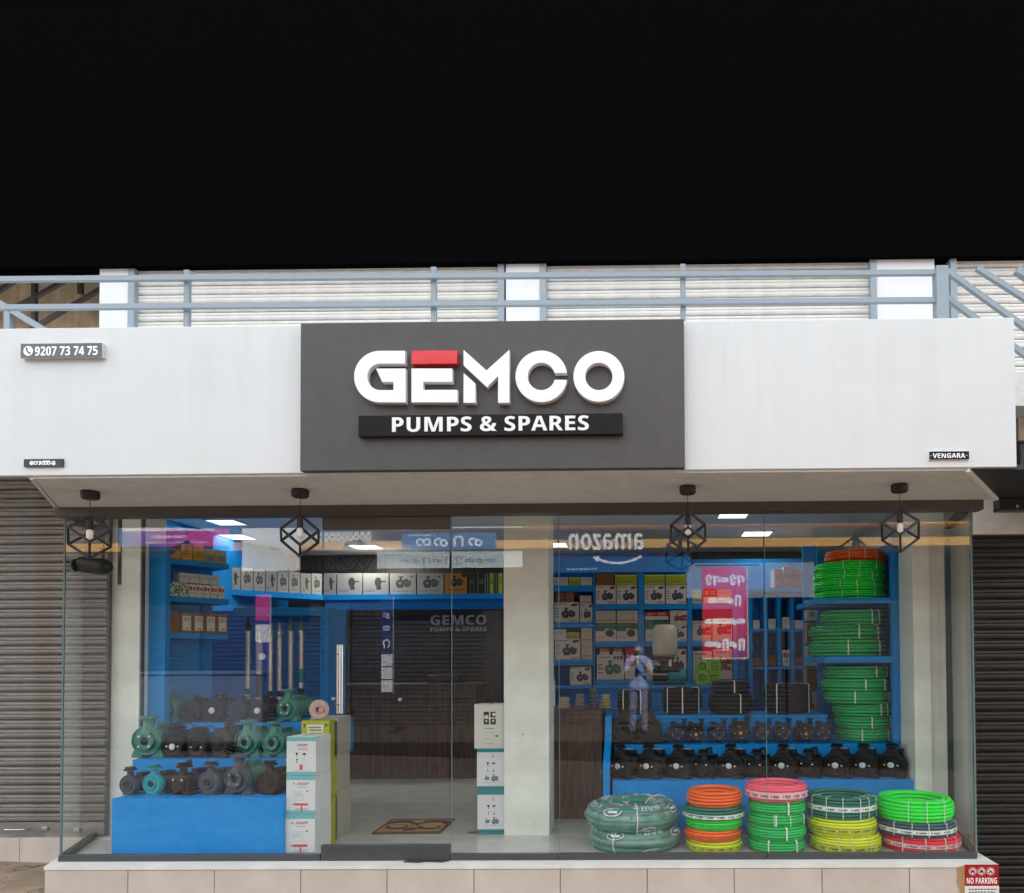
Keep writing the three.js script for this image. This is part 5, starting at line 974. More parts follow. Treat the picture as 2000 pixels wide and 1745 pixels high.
// ------------------------------------------------------------------ left wall shelves
{
  const za = -0.97, zb = -1.43, A = at(322, 1100, za), B = at(447, 1106, zb), dx = B.x - A.x, dz = B.z - A.z, L = Math.hypot(dx, dz), ux = dx / L, uz2 = dz / L, nx = uz2, nz = -ux; // n points back-left
  const t = thing('shelf_unit', 'blue wall shelf with small boxes above the left pump display', 'shelf unit');
  const ep = rect(276, 1060, 322, 1420, -0.86);
  part('end_panel', box2(ep.x0, ep.x1, T3.y - 0.3, at(300, 1062, -0.86).y, -0.93, -0.86, 0.003), M.blue, t);
  const ys = [[1090, 0.045], [1163, 0.05], [1236, 0.05]].map(([p, th]) => { const y = at(322, p, za).y; part('board', prism([[A.x, A.z], [B.x, B.z], [B.x + nx * 0.3, B.z + nz * 0.3], [A.x + nx * 0.3, A.z + nz * 0.3]], y - th, y), M.blue, t); return y; });
  part('back_panel', prism([[A.x + nx * 0.301, A.z + nz * 0.301], [B.x + nx * 0.301, B.z + nz * 0.301], [B.x + nx * 0.33, B.z + nz * 0.33], [A.x + nx * 0.33, A.z + nz * 0.33]], T3.y, 2.9), M.blue, t);
  const ang = Math.atan2(-uz2, ux);
  const put = (s0, s1, y, h, print, label, group) => { const s = (s0 + s1) / 2 * L, d = 0.12, w = (s1 - s0) * L - 0.003, o = thing('carton', label, 'carton', [A.x + ux * s + nx * (d / 2 + 0.015), y + 0.001, A.z + uz2 * s + nz * (d / 2 + 0.015)], group); const [g, ms] = faced(w, h, d, PR[print], sideOf[print] ?? M.card); part('box', g.translate(0, h / 2, 0), ms, o); o.rotation.y = ang; };
  const s = 'of left wall shelf';
  put(0, 0.24, ys[0], 0.11, 'colour1', `purple and yellow box on the top board ${s}`); put(0.25, 0.42, ys[0], 0.15, 'colour2', `yellow and pink box, left of two on the top board ${s}`); put(0.43, 0.6, ys[0], 0.15, 'colour2', `yellow and pink box, right of two on the top board ${s}`); put(0.62, 0.79, ys[0], 0.125, 'colour3', `pale box with green marks, left of two on the top board ${s}`); put(0.8, 0.97, ys[0], 0.125, 'colour3', `pale box with green marks, right of two on the top board ${s}`);
  put(0, 0.22, ys[1], 0.125, 'leafGreen', `green leafy box at the left on the middle board ${s}`); put(0.23, 0.36, ys[1], 0.12, 'leafGreen', `narrow green and white box on the middle board ${s}`);
  const od = ['first', 'second', 'third', 'fourth', 'fifth'];
  for (let i = 0; i < 5; i++) put(0.37 + i * 0.115, 0.48 + i * 0.115, ys[1], 0.115, 'redWhite', `red and white box, ${od[i]} from left on the middle board ${s}`, 'red and white boxes on the left wall shelf');
  for (let i = 0; i < 4; i++) put(0.22 + i * 0.16, 0.375 + i * 0.16, ys[1] + 0.126, 0.085, 'whitePlain', `plain white box, ${od[i]} from left on top of the middle row ${s}`, 'white boxes on the left wall shelf');
  put(0, 0.24, ys[2], 0.19, 'kraftPlain', `plain brown carton at the left end of the lowest board ${s}`);
  for (let i = 0; i < 4; i++) put(0.25 + i * 0.19, 0.435 + i * 0.19, ys[2], 0.185, 'brownLabel', `brown carton with white label, ${od[i]} from left on the lowest board ${s}`, 'brown cartons with white labels');
  // long shelf towards the back corner and along the back wall
  const zk = -4.45, C1 = at(630, 1162, zk), yS = C1.y, zA = D - F / ((1292 - 1145) / (yS - EYE)), A1 = at(446, 1145, zA), u = [C1.x - A1.x, zk - zA], UL = Math.hypot(...u), n2 = [u[1] / UL * 0.42, -u[0] / UL * 0.42];
  const t2 = thing('wall_shelf', 'long blue shelf carrying a row of grey pump boxes across the back', 'shelf');
  part('board', prism([[A1.x, zA], [C1.x, zk], [C1.x + n2[0], zk + n2[1]], [A1.x + n2[0], zA + n2[1]]], yS - 0.07, yS), M.blue, t2);
  const xE = at(1000, 1162, zk).x; part('board', box2(C1.x + 0.001, xE, yS - 0.07, yS, zk - 0.42, zk), M.blue, t2);
  part('under_rail', box2(C1.x, xE, yS - 0.2, yS - 0.071, zk - 0.12, zk - 0.08), M.blue, t2);
  const a2 = Math.atan2(-u[1], u[0]);
  for (let i = 0; i < 8; i++) { const f = (i + 0.5) / 8, w = UL / 8 - 0.01, d = 0.25, h = 0.27 + 0.01 * (i % 2), o = thing('carton', `grey pump box, ${['first', 'second', 'third', 'fourth', 'fifth', 'sixth', 'seventh', 'eighth'][i]} from left on the slanting part of the long shelf`, 'carton', [A1.x + u[0] * f + n2[0] * 0.34, yS + 0.001, zA + u[1] * f + n2[1] * 0.34], 'grey pump boxes on the long shelf'); const pk = i % 3 ? 'pumpGrey' : 'pumpGrey2'; const [g, ms] = faced(w, h, d, PR[pk], sideOf[pk]); part('box', g.translate(0, h / 2, 0), ms, o); o.rotation.y = a2; }
  [[632, 656, 'pumpGrey2', 'grey pump box in the corner of the long shelf'], [658, 707, 'pumpGrey2', 'grey box with upright pump print, left one above the dark wall'], [709, 759, 'pumpGrey2', 'grey box with upright pump print, right one above the dark wall'], [761, 812, 'pumpGrey', 'grey box with lying pump print, left one above the dark wall'], [814, 866, 'pumpGrey', 'grey box with lying pump print, right one above the dark wall'], [868, 912, 'pumpOrange', 'orange pump box on the long shelf above the dark wall'], [915, 927, 'darkSpine', 'dark narrow box beside the orange pump box'], [928, 950, 'darkSpine', 'dark green box between orange and lime boxes on the long shelf'], [951, 967, 'limeSpine', 'lime striped box near the middle pillar, left one'], [968, 984, 'limeSpine', 'lime striped box near the middle pillar, right one']].forEach(([a, b, p, l]) => carton(a, 1120, b, 1161, zk - 0.03, 0.25, p, l, { base: yS + 0.001 }));
}
// submersible pumps in their blue niche
{
  const z = -1.9, t = thing('display_niche', 'blue framed niche with upright submersible pumps', 'display niche');
  const R0 = rect(625, 1186, 641, 1420, z), yT = at(550, 1187, z).y, yb = 0.9;
  part('post', box2(R0.x0, R0.x1, yb, yT, z - 0.4, z, 0.003), M.blue, t);
  part('beam', box2(at(455, 1190, z).x, R0.x0 - 0.001, at(550, 1203, z).y, yT, z - 0.4, z, 0.003), M.blue, t);
  part('back_panel', box2(at(290, 1300, -2.32).x, R0.x1, yb, yT, -2.34, -2.31), M.blue, t);
  part('base', box2(at(455, 1300, z).x, R0.x0 - 0.001, yb, 0.98, z - 0.4, z), M.blue, t);
  const zs = -2.05, tube0 = mat([0.8, 0.78, 0.72], 0.3, { metalness: 0.45 });
  [[483, 1206, 'dark', 'steel submersible pump with black head at the left end of the niche'], [505, 1222, 'white', 'white and purple wrapped submersible pump in the niche'], [527, 1218, 'steel', 'pale steel submersible pump, left of the middle pair in the niche'], [545, 1218, 'steel', 'pale steel submersible pump, right of the middle pair in the niche'], [567, 1207, 'green', 'steel submersible pump with light green head in the niche'], [588, 1204, 'teal', 'steel submersible pump with dark green head at the right end of the niche']].forEach(([x, y, k, label]) => {
    const p = at(x, 1400, zs), H = at(x, y, zs).y - 0.981, s = thing('submersible_pump', label, 'submersible pump', [p.x, 0.981, zs]), r = 0.025;
    const hm = k === 'dark' ? PM.black : k === 'green' || k === 'teal' ? PM.green : tube0;
    part('motor', lathe([[0, 0], [r, 0], [r, H * 0.28], [r * 1.12, H * 0.285], [r * 1.12, H * 0.31], [0, H * 0.31]]), k === 'green' || k === 'teal' ? PM.green : tube0, s);
    part('intake', lathe([[r * 0.7, H * 0.31], [r * 0.7, H * 0.34], [r * 1.1, H * 0.342], [r * 1.1, H * 0.36], [0, H * 0.36]]), M.black, s);
    part('casing', lathe([[r, H * 0.36], [r, H * 0.86], [r * 1.1, H * 0.865], [r * 1.1, H * 0.885], [0, H * 0.885]]), tube0, s);
    part('head', lathe([[r * 1.1, H * 0.886], [r * 1.0, H * 0.93], [r * 0.55, H * 0.95], [r * 0.55, H], [0, H]]), hm, s);
    if (k === 'white') { part('wrap', cyl(r * 1.18, r * 1.18, H * 0.3, 0, H * 0.68, 0), M.white, s); part('wrap', cyl(r * 1.17, r * 1.17, H * 0.22, 0, H * 0.42, 0), mat([0.08, 0.05, 0.16], 0.4), s); }
    if (k === 'teal') part('label_band', cyl(r * 1.1, r * 1.1, H * 0.12, 0, H * 0.47, 0), PM.teal, s);
  });
}
// counter and back wall name
{
  const z = -3.8, r = rect(640, 1336, 929, 1520, z), h = r.y1 - FLOOR, t = thing('counter', 'brown wood laminate counter at the back of the shop', 'counter', [r.cx, FLOOR, z]);
  part('front_panel', bx(r.w - 0.04, h - 0.045, 0.04, 0, (h - 0.045) / 2, -0.03), M.woodBrown, t); part('side_panel', bx(0.04, h - 0.045, 0.6, r.w / 2 - 0.02, (h - 0.045) / 2, -0.3), M.woodBrown, t); part('side_panel', bx(0.04, h - 0.045, 0.6, -r.w / 2 + 0.02, (h - 0.045) / 2, -0.3), M.woodBrown, t);
  part('top', bx(r.w + 0.04, 0.04, 0.66, 0, h - 0.02, -0.28, 0.006), mat([0.2, 0.13, 0.1], 0.3, { map: TX.wood }), t); part('accent_strip', bx(r.w - 0.05, 0.02, 0.006, 0, h - 0.2, -0.007), M.black, t);
  const k = at(870, 1322, z - 0.3); solo('printer', 'low black office machine on the counter', 'machine', [bx(0.42, 0.1, 0.26, 0, 0.05, 0, 0.02), bx(0.3, 0.03, 0.1, 0.02, 0.11, -0.04, 0.01)], M.black).position.set(k.x, r.y1 + 0.001, z - 0.3);
  const zw = WB - 0.098, font = await new FontLoader().loadAsync('fonts/droid/droid_sans_bold.typeface.json'), s = thing('wall_sign', 'grey raised shop name on the dark wall behind the counter', 'sign');
  const lm = mat([0.8, 0.79, 0.77], 0.4);
  for (const [txt, x0, y0, x1, y1] of [['GEMCO', 841, 1202, 950, 1221], ['PUMPS & SPARES', 841, 1226, 950, 1233]]) {
    const q = rect(x0, y0, x1, y1, zw), g = new TextGeometry(txt, { font, size: q.h, depth: 0.02, curveSegments: 6, bevelEnabled: false }); g.computeBoundingBox(); const b = g.boundingBox; g.translate(-b.min.x, -b.min.y, 0); g.scale(q.w / (b.max.x - b.min.x), q.h / (b.max.y - b.min.y), 1); part('lettering', g.translate(q.x0, q.y0, zw), lm, s);
  }
}
// ceiling lights
{
  const lampM = mat([0.9, 0.9, 0.9], 0.5, { emissive: new THREE.Color(1, 0.98, 0.95), emissiveIntensity: 0.32 });
  const mk = (px, py, w, d, label, I) => {
    const s = (1292 - py) / (CEIL - EYE), z = D - F / s, x = at(px, py, z).x, t = thing('ceiling_light', label, 'ceiling light', [x, CEIL, z], 'lit panels in the shop ceiling');
    part('frame', [bx(w + 0.04, 0.012, 0.02, 0, -0.006, d / 2 + 0.01), bx(w + 0.04, 0.012, 0.02, 0, -0.006, -d / 2 - 0.01), bx(0.02, 0.012, d, w / 2 + 0.01, -0.006, 0), bx(0.02, 0.012, d, -w / 2 - 0.01, -0.006, 0)], M.white, t);
    part('diffuser', bx(w, 0.006, d, 0, -0.004, 0), lampM, t);
    const l = new THREE.RectAreaLight(0xfffaf2, I, w, d); l.position.set(x, CEIL - 0.02, z); l.lookAt(x, 0, z); scene.add(l);
  };
  mk(458, 1041, 0.36, 0.36, 'lit ceiling panel above the left wall shelf', 0.8); mk(442, 1012, 0.3, 0.3, 'lit ceiling panel near the front left corner', 7); mk(715, 1063, 0.36, 0.36, 'lit ceiling panel above the counter, seen through the door', 8); mk(1478, 1043, 0.34, 0.34, 'lit ceiling panel above the back right shelves', 1.2); mk(1432, 1006, 0.3, 0.3, 'lit ceiling panel near the front right window', 2.5); mk(1080, 1062, 0.36, 0.36, 'added lit ceiling panel behind the middle pillar', 5);  // the panel behind the pillar is added for overall interior light
}
{ // dark capsule fixture at the left corner
  const z = -0.2, a = at(137, 1100, z), b = at(217, 1111, z), yT = at(170, 1003, z).y, t = thing('black_fixture', 'black rounded capsule fixture hanging behind the left corner glass', 'fixture', [(a.x + b.x) / 2 + 0.02, (a.y + b.y) / 2, z]);
  const L = b.x - a.x - 0.04, g = new THREE.CapsuleGeometry(0.062, L - 0.124, 6, 18); g.rotateZ(Math.PI / 2 - 0.12); g.scale(1, 1, 1); part('body', g, M.black, t); part('hanger', bx(0.014, yT - t.position.y - 0.03, 0.03, 0.07, (yT - t.position.y + 0.03) / 2, 0), M.header, t); part('bracket', bx(0.024, 0.52, 0.012, at(221, 1075, z).x - t.position.x, at(221, 1075, z).y - t.position.y, -0.07), M.header, t); part('lens', cyl(0.05, 0.05, 0.012, -L / 2 + 0.03, 0.0, 0.03, 'x', 18), PM.hole, t);
}
// ------------------------------------------------------------------ across the street (seen only as reflections in the glass)
const ZO = 11;
const mir = (px0, py0, px1, py1, z = ZO) => rect(px0, py0, px1, py1, -z);
{
  const bOut = mat([0.04, 0.043, 0.055], 0.8, { map: TX.streak }), yel = mat([0.6, 0.32, 0.05], 0.5), brown = mat([0.03, 0.025, 0.023], 0.6, { map: TX.shutter });
  const g0 = at(1247, 1434, -9).y; // raised pavement opposite
  const pv = tex(256, (u, v) => { const r = Math.floor(v * 8), x = (u * 4 + (r % 2) * 0.5) % 1, y = (v * 8) % 1, j = (x < 0.05 || y < 0.09) ? 0.5 : 1, n = hash(Math.floor(u * 4 + (r % 2) * 0.5) % 4, r, 3); return [j * (0.42 + 0.14 * n), j * (0.36 + 0.12 * n), j * (0.32 + 0.1 * n)]; }, true, 1.1);
  struct('pavement', box2(-16, 16, -0.5, g0, 7.6, 13), mat([0.09, 0.085, 0.08], 0.9, { map: pv }));
  const t = thing('opposite_building', 'opposite shop building with yellow slab edges, mirrored in the glass', 'building');
  part('wall', box2(-18, 18, g0, 7.0, ZO + 0.4, ZO + 1.2), bOut, t);
  const gy = at(1000, 1176, -ZO).y;
  for (let i = 0; i < 10; i++) { const x = -17 + i * 3.4; part('pillar', box2(x - 0.2, x + 0.2, g0, gy, ZO + 0.1, ZO + 0.399), brown, t); const sl = []; for (let k = 0; k < 28; k++) { const y = g0 + 0.02 + k * (gy - g0) / 28; sl.push(box2(x + 0.201, x + 3.199, y, y + (gy - g0) / 28 - 0.02, ZO + 0.25, ZO + 0.36 + 0.02 * (k % 2))); } part('shutter', sl, brown, t); }
  part('slab_edge', box2(-18, 18, at(1000, 1080, -ZO).y, at(1000, 1064, -ZO).y, ZO - 0.6, ZO + 0.38), yel, t);
  part('slab_edge', box2(-6, 18, at(1000, 1037, -ZO).y, at(1000, 1032, -ZO).y, ZO - 0.5, ZO + 0.38), yel, t);
  part('upper_shutter', Array.from({ length: 9 }, (_, k) => { const q = mir(1046, 1000, 1140, 1034); return box2(q.x0, q.x1, q.y0 + k * 0.11, q.y0 + k * 0.11 + 0.1, ZO + 0.28, ZO + 0.38); }), M.shutterWhite, t);
  // signboards opposite
  const board = (px0, py0, px1, py1, draw, label, w = 512, h = 256, z = ZO - 0.1, name = 'signboard') => {
    const q = mir(px0, py0, px1, py1, z), o = thing(name, label, name === 'signboard' ? 'signboard' : 'banner', [q.cx, q.cy, z]);
    const [g, ms] = faced(q.w, q.h, 0.06, printed(canvasTex(w, h, draw), 0.5), M.white); part('board', g, ms, o); o.rotation.y = Math.PI; return o;
  };
  board(1078, 1038, 1310, 1066, (c, w, h) => { bg(c, w, h, '#6a6a72'); }, 'plain grey upper sign strip opposite, behind the shop name', 64, 32, ZO + 0.0);
  board(1075, 1081, 1345, 1118, (c, w, h) => { bg(c, w, h, '#1c2f5c'); c.strokeStyle = '#dfe8f2'; c.lineWidth = 13; c.beginPath(); c.moveTo(175, 18); c.quadraticCurveTo(255, 92, 340, 30); c.stroke(); c.beginPath(); c.moveTo(330, 20); c.lineTo(346, 26); c.lineTo(334, 46); c.stroke(); scrib(c, 340, 86, 110, 12, 1, '#aab6c8', 41); }, 'navy signboard opposite with a white smile shaped arrow', 512, 110, ZO - 0.65);
  { const q = mir(1111, 1043, 1257, 1075, ZO - 0.66), font = await new FontLoader().loadAsync('fonts/droid/droid_sans_bold.typeface.json'), o = thing('sign_lettering', 'white shop name letters on the opposite yellow slab edge', 'sign', [q.cx, q.cy, ZO - 0.66]);
    const g = new TextGeometry('amazon', { font, size: q.h, depth: 0.04, curveSegments: 6, bevelEnabled: false }); g.computeBoundingBox(); const b = g.boundingBox; g.translate(-b.min.x, -b.min.y, 0); g.scale(q.w / (b.max.x - b.min.x), q.h / (b.max.y - b.min.y), 1); part('lettering', g.translate(-q.w / 2, -q.h / 2, 0), M.white, o); o.rotation.y = Math.PI; }
  board(1160, 1000, 1286, 1030, (c, w, h) => { bg(c, w, h, '#4a4e54'); c.fillStyle = '#3a8a94'; c.fillRect(420, 20, 92, 108); c.fillStyle = '#cfc6b4'; c.fillRect(350, 20, 60, 108); c.fillStyle = '#e4e4e4'; c.font = 'bold 46px sans-serif'; c.fillText('gold & silver', 24, 66); scrib(c, 40, 96, 140, 10, 1, '#a0a4a8', 42); }, 'grey jewellery signboard opposite reading gold and silver', 512, 128);
  board(786, 1042, 968, 1074, (c, w, h) => { bg(c, w, h, '#1f66a8'); curls(c, 60, 24, 56, 4, 380, '#e8f0f4', 0.2, 3); scrib(c, 330, 8, 150, 10, 1, '#bcd4e6', 43); }, 'blue signboard opposite with large white curling script', 512, 96, ZO - 0.65);
  board(737, 1078, 1020, 1110, (c, w, h) => { bg(c, w, h, '#c2d0d8'); c.fillStyle = '#b3c2cb'; c.fillRect(0, 0, w, 12); curls(c, 90, 22, 50, 9, 340, '#7d93a0', 0.12, 5); }, 'pale blue grey signboard opposite with outlined script', 512, 84, ZO - 0.65);
  board(585, 1040, 735, 1112, (c, w, h) => { bg(c, w, h, '#d6d2c4'); c.fillStyle = '#31508a'; for (let j = 0; j < 11; j++) for (let i = 0; i < 26; i++) if ((i + j) % 2) { c.beginPath(); c.ellipse(i * 20 + 10, j * 24 + 12, 7, 12, 0, 0, 7); c.fill(); } }, 'blue and cream checked signboard opposite', 512, 256);
  board(474, 1019, 586, 1116, (c, w, h) => { bg(c, w, h, '#e9e6dd'); scrib(c, 90, 110, 40, 5, 1, '#8a8a86', 44); }, 'plain white signboard opposite', 256, 200, ZO - 0.65);
  board(880, 1000, 1020, 1032, (c, w, h) => { bg(c, w, h, '#e6e8ea'); c.fillStyle = '#c8ccd2'; c.beginPath(); c.moveTo(0, h); c.lineTo(w, h * 0.5); c.lineTo(w, h); c.fill(); }, 'white signboard opposite above the pale blue one', 128, 32, ZO - 0.66);
  board(234, 1000, 446, 1068, (c, w, h) => {
    const gr = c.createLinearGradient(0, 0, w, 0); gr.addColorStop(0, '#d81a80'); gr.addColorStop(0.35, '#cf2a8c'); gr.addColorStop(0.75, '#7c58b4'); gr.addColorStop(1, '#5a8cc8'); c.fillStyle = gr; c.fillRect(0, 0, w, h);
    c.fillStyle = '#ece4e8'; c.beginPath(); c.roundRect(60, 34, 440, 58, 16); c.fill(); c.fillStyle = '#c2202c'; c.font = 'bold 40px sans-serif'; c.textBaseline = 'middle'; const s = 'THE READYMADE BLOUSES'; c.save(); c.translate(74, 64); c.scale(412 / c.measureText(s).width, 1); c.fillText(s, 0, 0); c.restore();
    scrib(c, 190, 112, 170, 14, 1, '#f0d8ec', 45); scrib(c, 90, 142, 300, 8, 1, '#e0c0e0', 46);
  }, 'pink and purple clothes shop signboard opposite', 512, 164, ZO - 0.65);
  board(1340, 1000, 1585, 1074, (c, w, h) => { bg(c, w, h, '#b9bcb8'); c.fillStyle = '#8fa49c'; c.fillRect(330, 40, 150, 70); c.fillStyle = '#3c4446'; c.font = 'bold 46px sans-serif'; c.fillText('CHI', 300, 96); c.fillStyle = '#5c7090'; c.fillRect(280, 108, 200, 30); scrib(c, 40, 120, 70, 8, 2, '#707478', 47); }, 'pale grey signboard opposite right of the navy one', 512, 154);
  board(1340, 1080, 1590, 1168, (c, w, h) => { bg(c, w, h, '#8f9094'); }, 'plain grey board opposite below the pale signboard', 64, 64, ZO - 0.3);
  board(1588, 1008, 1668, 1078, (c, w, h) => { bg(c, w, h, '#5c94a0'); }, 'teal glazed panel opposite at the right', 64, 64);
  board(1372, 1108, 1461, 1288, (c, w, h) => {
    const gr = c.createLinearGradient(w, 0, 0, h); gr.addColorStop(0, '#f01c14'); gr.addColorStop(0.7, '#e4161c'); gr.addColorStop(1, '#8a2a70'); c.fillStyle = gr; c.fillRect(0, 0, w, h); c.fillStyle = '#d8cfa0'; c.fillRect(0, h - 8, w, 8); c.fillRect(0, 0, 6, h);
    curls(c, 16, 40, 62, 5, 226, '#ffffff', 0.2, 11); curls(c, 34, 148, 66, 4, 188, '#ffffff', 0.2, 12); curls(c, 16, 262, 66, 5, 226, '#ffffff', 0.2, 13); curls(c, 16, 382, 74, 5, 226, '#ffffff', 0.2, 14);
  }, 'red and purple cloth banner hanging across the street', 256, 500, 8.2, 'hanging_banner');
  { const q = mir(1357, 1102, 1483, 1106, 8.2), o = thing('banner_rod', 'dark rod from which the red banner hangs across the street', 'rod', [q.cx, q.cy, 8.2]); part('rod', cyl(0.02, 0.02, q.w, 0, 0, 0, 'x', 10), M.black, o); part('cord', cyl(0.006, 0.006, 2.2, 0, 1.1, 0, 'y', 6), M.black, o); }
  board(745, 1165, 768, 1356, (c, w, h) => { bg(c, w, h, '#22285c'); curls(c, 14, 60, 30, 1, 40, '#c8d0e6', 0.16, 21); curls(c, 14, 110, 30, 1, 40, '#c8d0e6', 0.16, 22); curls(c, 10, 170, 34, 1, 48, '#d8e0f0', 0.16, 23); c.fillStyle = '#c4c8cc'; for (const y of [226, 276, 326]) c.fillRect(2, y, 60, 46); }, 'narrow navy vertical banner opposite with white squares', 64, 380, 8.6, 'hanging_banner');
  board(500, 1162, 528, 1310, (c, w, h) => { bg(c, w, h, '#3a2a6c'); c.fillStyle = '#c22a7a'; c.fillRect(0, 0, w, 130); c.fillStyle = '#d4d0d8'; c.fillRect(0, 150, w, 90); c.beginPath(); c.arc(34, 310, 16, 0, 7); c.fill(); }, 'narrow pink and navy vertical banner opposite', 64, 380, 8.6, 'hanging_banner');
  // plain low grey block, added in place of a mirrored parked vehicle
  const q = mir(276, 1318, 520, 1400, 8); const greyW = mat([0.11, 0.12, 0.14], 0.8, { map: TX.streak }), wall = thing('vehicle_block', 'low grey block standing in for a parked vehicle, mirrored above the left pumps', 'wall', [q.cx, g0, 8]); part('body', bx(q.w, q.y1 - g0, 0.3, 0, (q.y1 - g0) / 2, 0, 0.02), greyW, wall); part('block_top', bx(q.w + 0.06, 0.06, 0.36, 0, q.y1 - g0 + 0.03, 0, 0.01), greyW, wall);
  // ------------------------------------------------------------------ the person mirrored in the right window
  const H = at(1247, 1434, -9).y, X = at(1247, 1350, -9).x, Z = 9.0;
  const person = thing('person', 'person in a pale shirt and grey trousers holding up a phone, mirrored in the glass', 'person', [X, H, Z]); person.rotation.y = Math.PI;
  const skin0 = new THREE.MeshStandardMaterial();
  const capsules = (list, lo, hi, cell, blend) => {
    const size = Math.max(hi[0] - lo[0], hi[1] - lo[1], hi[2] - lo[2]), n = Math.ceil(size / cell), mc = new MarchingCubes(n, skin0, false, false, 200000); mc.isolation = 0;
    const c = [(lo[0] + hi[0]) / 2, (lo[1] + hi[1]) / 2, (lo[2] + hi[2]) / 2], h = size / 2;
    const L = list.map(([a, b, ra, rb]) => { const d = [b[0] - a[0], b[1] - a[1], b[2] - a[2]]; return { a, d, dd: d[0] ** 2 + d[1] ** 2 + d[2] ** 2 || 1e-9, ra, rb }; });
    for (let k = 0; k < n; k++) for (let j = 0; j < n; j++) for (let i = 0; i < n; i++) {
      const x = c[0] + (i / n * 2 - 1) * h, y = c[1] + (j / n * 2 - 1) * h, z = c[2] + (k / n * 2 - 1) * h; let s = 0;
      for (const b of L) { const px = x - b.a[0], py = y - b.a[1], pz2 = z - b.a[2]; const t = Math.max(0, Math.min(1, (px * b.d[0] + py * b.d[1] + pz2 * b.d[2]) / b.dd)); const e = Math.hypot(px - t * b.d[0], py - t * b.d[1], pz2 - t * b.d[2]) - lerp(b.ra, b.rb, t); if (e < blend * 6) s += Math.exp(-e / blend); }
      mc.field[i + j * n + k * n * n] = s > 0 ? blend * Math.log(s) : -1;
    }
    mc.update(); const cnt = mc.count, g = new THREE.BufferGeometry(); g.setAttribute('position', new THREE.BufferAttribute(mc.positionArray.slice(0, cnt * 3), 3)); g.setAttribute('normal', new THREE.BufferAttribute(mc.normalArray.slice(0, cnt * 3), 3));
    g.scale(h, h, h); g.translate(...c); g.setAttribute('uv', new THREE.BufferAttribute(new Float32Array(cnt * 2), 2)); g.computeVertexNormals(); return g;
  };
  const skin = mat([0.3, 0.17, 0.11], 0.6), shirt = mat([0.3, 0.32, 0.52], 0.8, { map: TX.grain }), trs = mat([0.2, 0.21, 0.33], 0.85, { map: TX.grain });
  const sh = [0.19, 1.4, 0], el = [0.25, 1.16, 0.12], wr = [0.09, 1.36, 0.3];
  const mirX = ([x, y, z]) => [-x, y, z];
  const arm = [[sh, el, 0.05, 0.042], [el, wr, 0.041, 0.028]];
  const bones = [[[0, 1.5, 0], [0, 1.56, 0.01], 0.052, 0.05], [[0, 1.6, 0.01], [0, 1.66, -0.005], 0.078, 0.092], [[0, 1.58, 0.045], [0, 1.62, 0.05], 0.05, 0.055], [[0, 1.625, 0.1], [0, 1.61, 0.112], 0.012, 0.016], ...[-1, 1].map((s) => [[s * 0.088, 1.64, 0], [s * 0.09, 1.61, 0.005], 0.014, 0.01]), [[0.04, 1.36, 0], [-0.04, 1.36, 0], 0.13, 0.13], [[0.1, 1.42, 0], [-0.1, 1.42, 0], 0.085, 0.085], [[0, 1.3, 0], [0, 0.98, 0], 0.125, 0.12], [[0.07, 0.95, 0], [-0.07, 0.95, 0], 0.115, 0.115],
    ...[1, -1].flatMap((s) => [[[s * 0.09, 0.92, 0], [s * 0.11, 0.5, 0.02], 0.085, 0.056], [[s * 0.11, 0.5, 0.02], [s * 0.12, 0.1, 0], 0.055, 0.038], [[s * 0.12, 0.05, -0.03], [s * 0.13, 0.035, 0.15], 0.04, 0.03]]), ...arm, ...arm.map(([a, b, r0, r1]) => [mirX(a), mirX(b), r0, r1])];
  part('body', capsules(bones, [-0.9, -0.02, -0.9], [0.9, 1.78, 0.9], 0.013, 0.012), skin, person);
  part('shirt', capsules([[[0.04, 1.36, 0], [-0.04, 1.36, 0], 0.145, 0.145], [[0.11, 1.42, 0], [-0.11, 1.42, 0], 0.098, 0.098], [[0, 1.3, 0], [0, 0.95, 0], 0.14, 0.142], [[0.06, 0.92, 0], [-0.06, 0.92, 0], 0.13, 0.13], ...[1, -1].map((s) => [[s * 0.19, 1.4, 0], [s * 0.235, 1.22, 0.08], 0.066, 0.06])], [-0.45, 0.75, -0.45], [0.45, 1.65, 0.45], 0.013, 0.014), shirt, person);
  part('trousers', capsules([[[0.07, 0.93, 0], [-0.07, 0.93, 0], 0.12, 0.12], ...[1, -1].flatMap((s) => [[[s * 0.09, 0.9, 0], [s * 0.11, 0.5, 0.02], 0.1, 0.074], [[s * 0.11, 0.5, 0.02], [s * 0.12, 0.1, 0], 0.074, 0.064]])], [-0.6, 0, -0.6], [0.6, 1.2, 0.6], 0.013, 0.012), trs, person);
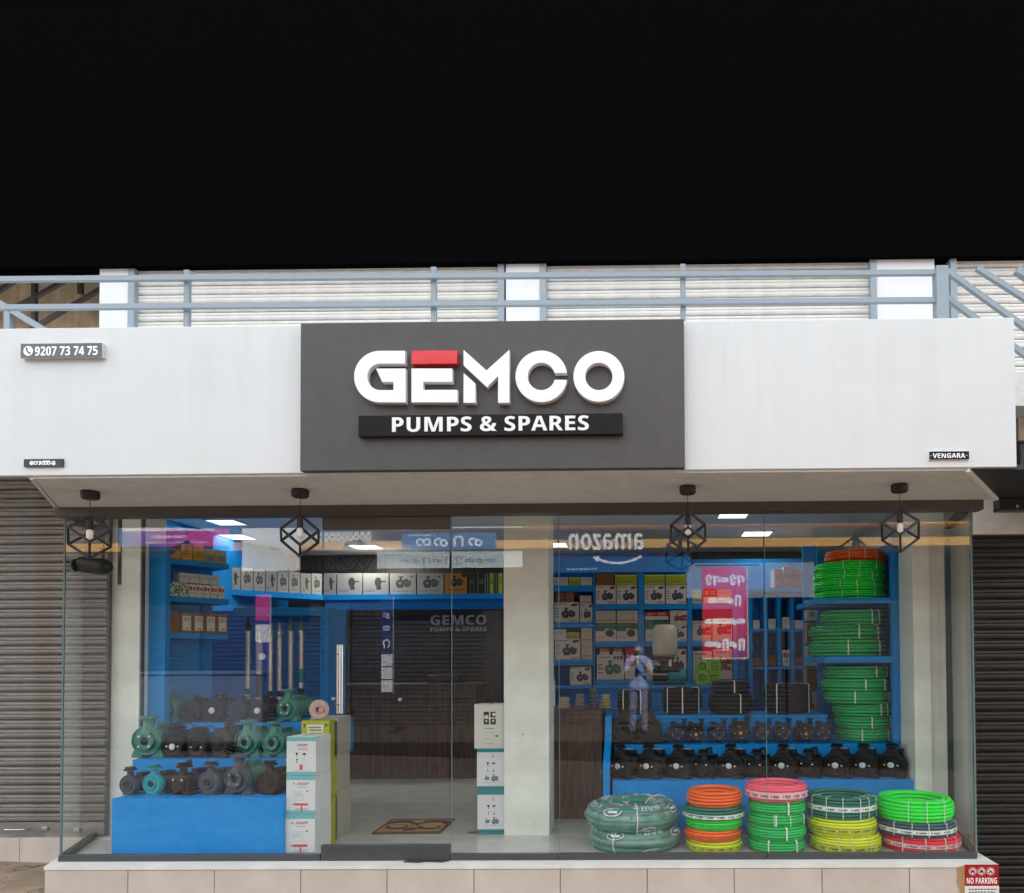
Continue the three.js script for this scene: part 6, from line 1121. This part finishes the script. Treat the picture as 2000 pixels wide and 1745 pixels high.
  for (const s of [1, -1]) {
    part('shoe', capsules([[[s * 0.12, 0.05, -0.04], [s * 0.13, 0.04, 0.16], 0.05, 0.04]], [s * 0.12 - 0.16, -0.08, -0.12], [s * 0.12 + 0.16, 0.2, 0.26], 0.01, 0.01), M.black, person);
    // hand: palm and five bent fingers round the phone's edge
    const w = [s * 0.09, 1.36, 0.3], f = [[[w[0], w[1], w[2]], [s * 0.05, 1.42, 0.33], 0.026, 0.03]];
    for (let k = 0; k < 4; k++) { const y = 1.395 + k * 0.02, o = [0.006, 0, 0, -0.004][k]; f.push([[s * 0.055, y, 0.345], [s * 0.046, y + 0.004, 0.372 + o], 0.0095, 0.009], [[s * 0.046, y + 0.004, 0.372 + o], [s * 0.022, y + 0.006, 0.376], 0.009, 0.008]); }
    f.push([[s * 0.06, 1.4, 0.325], [s * 0.045, 1.44, 0.322], 0.011, 0.01], [[s * 0.045, 1.44, 0.322], [s * 0.03, 1.465, 0.334], 0.01, 0.008]);
    part('hand', capsules(f, [s * 0.06 - 0.09, 1.32, 0.27], [s * 0.06 + 0.09, 1.5, 0.45], 0.003, 0.003), skin, person);
  }
  part('hair', capsules([[[0, 1.66, -0.02], [0, 1.69, -0.015], 0.096, 0.094], [[0, 1.6, -0.05], [0, 1.64, -0.04], 0.07, 0.08]], [-0.16, 1.5, -0.16], [0.16, 1.82, 0.16], 0.006, 0.008), M.black, person);
  for (const s of [1, -1]) part('eye', new THREE.SphereGeometry(0.012, 12, 8).translate(s * 0.033, 1.645, 0.088), M.white, person);
  part('mouth', bx(0.045, 0.008, 0.01, 0, 1.572, 0.098, 0.003), mat([0.2, 0.07, 0.06], 0.5), person);
  const ph = thing('phone', 'white phone held up by the person mirrored in the glass', 'phone', [X, H + 1.44, Z - 0.352]); part('case', bx(0.076, 0.155, 0.01, 0, 0, 0, 0.004), M.white, ph); part('camera_bump', bx(0.024, 0.03, 0.004, 0.02, 0.055, -0.0065, 0.001), M.black, ph);
}
renderer.render(scene, camera);
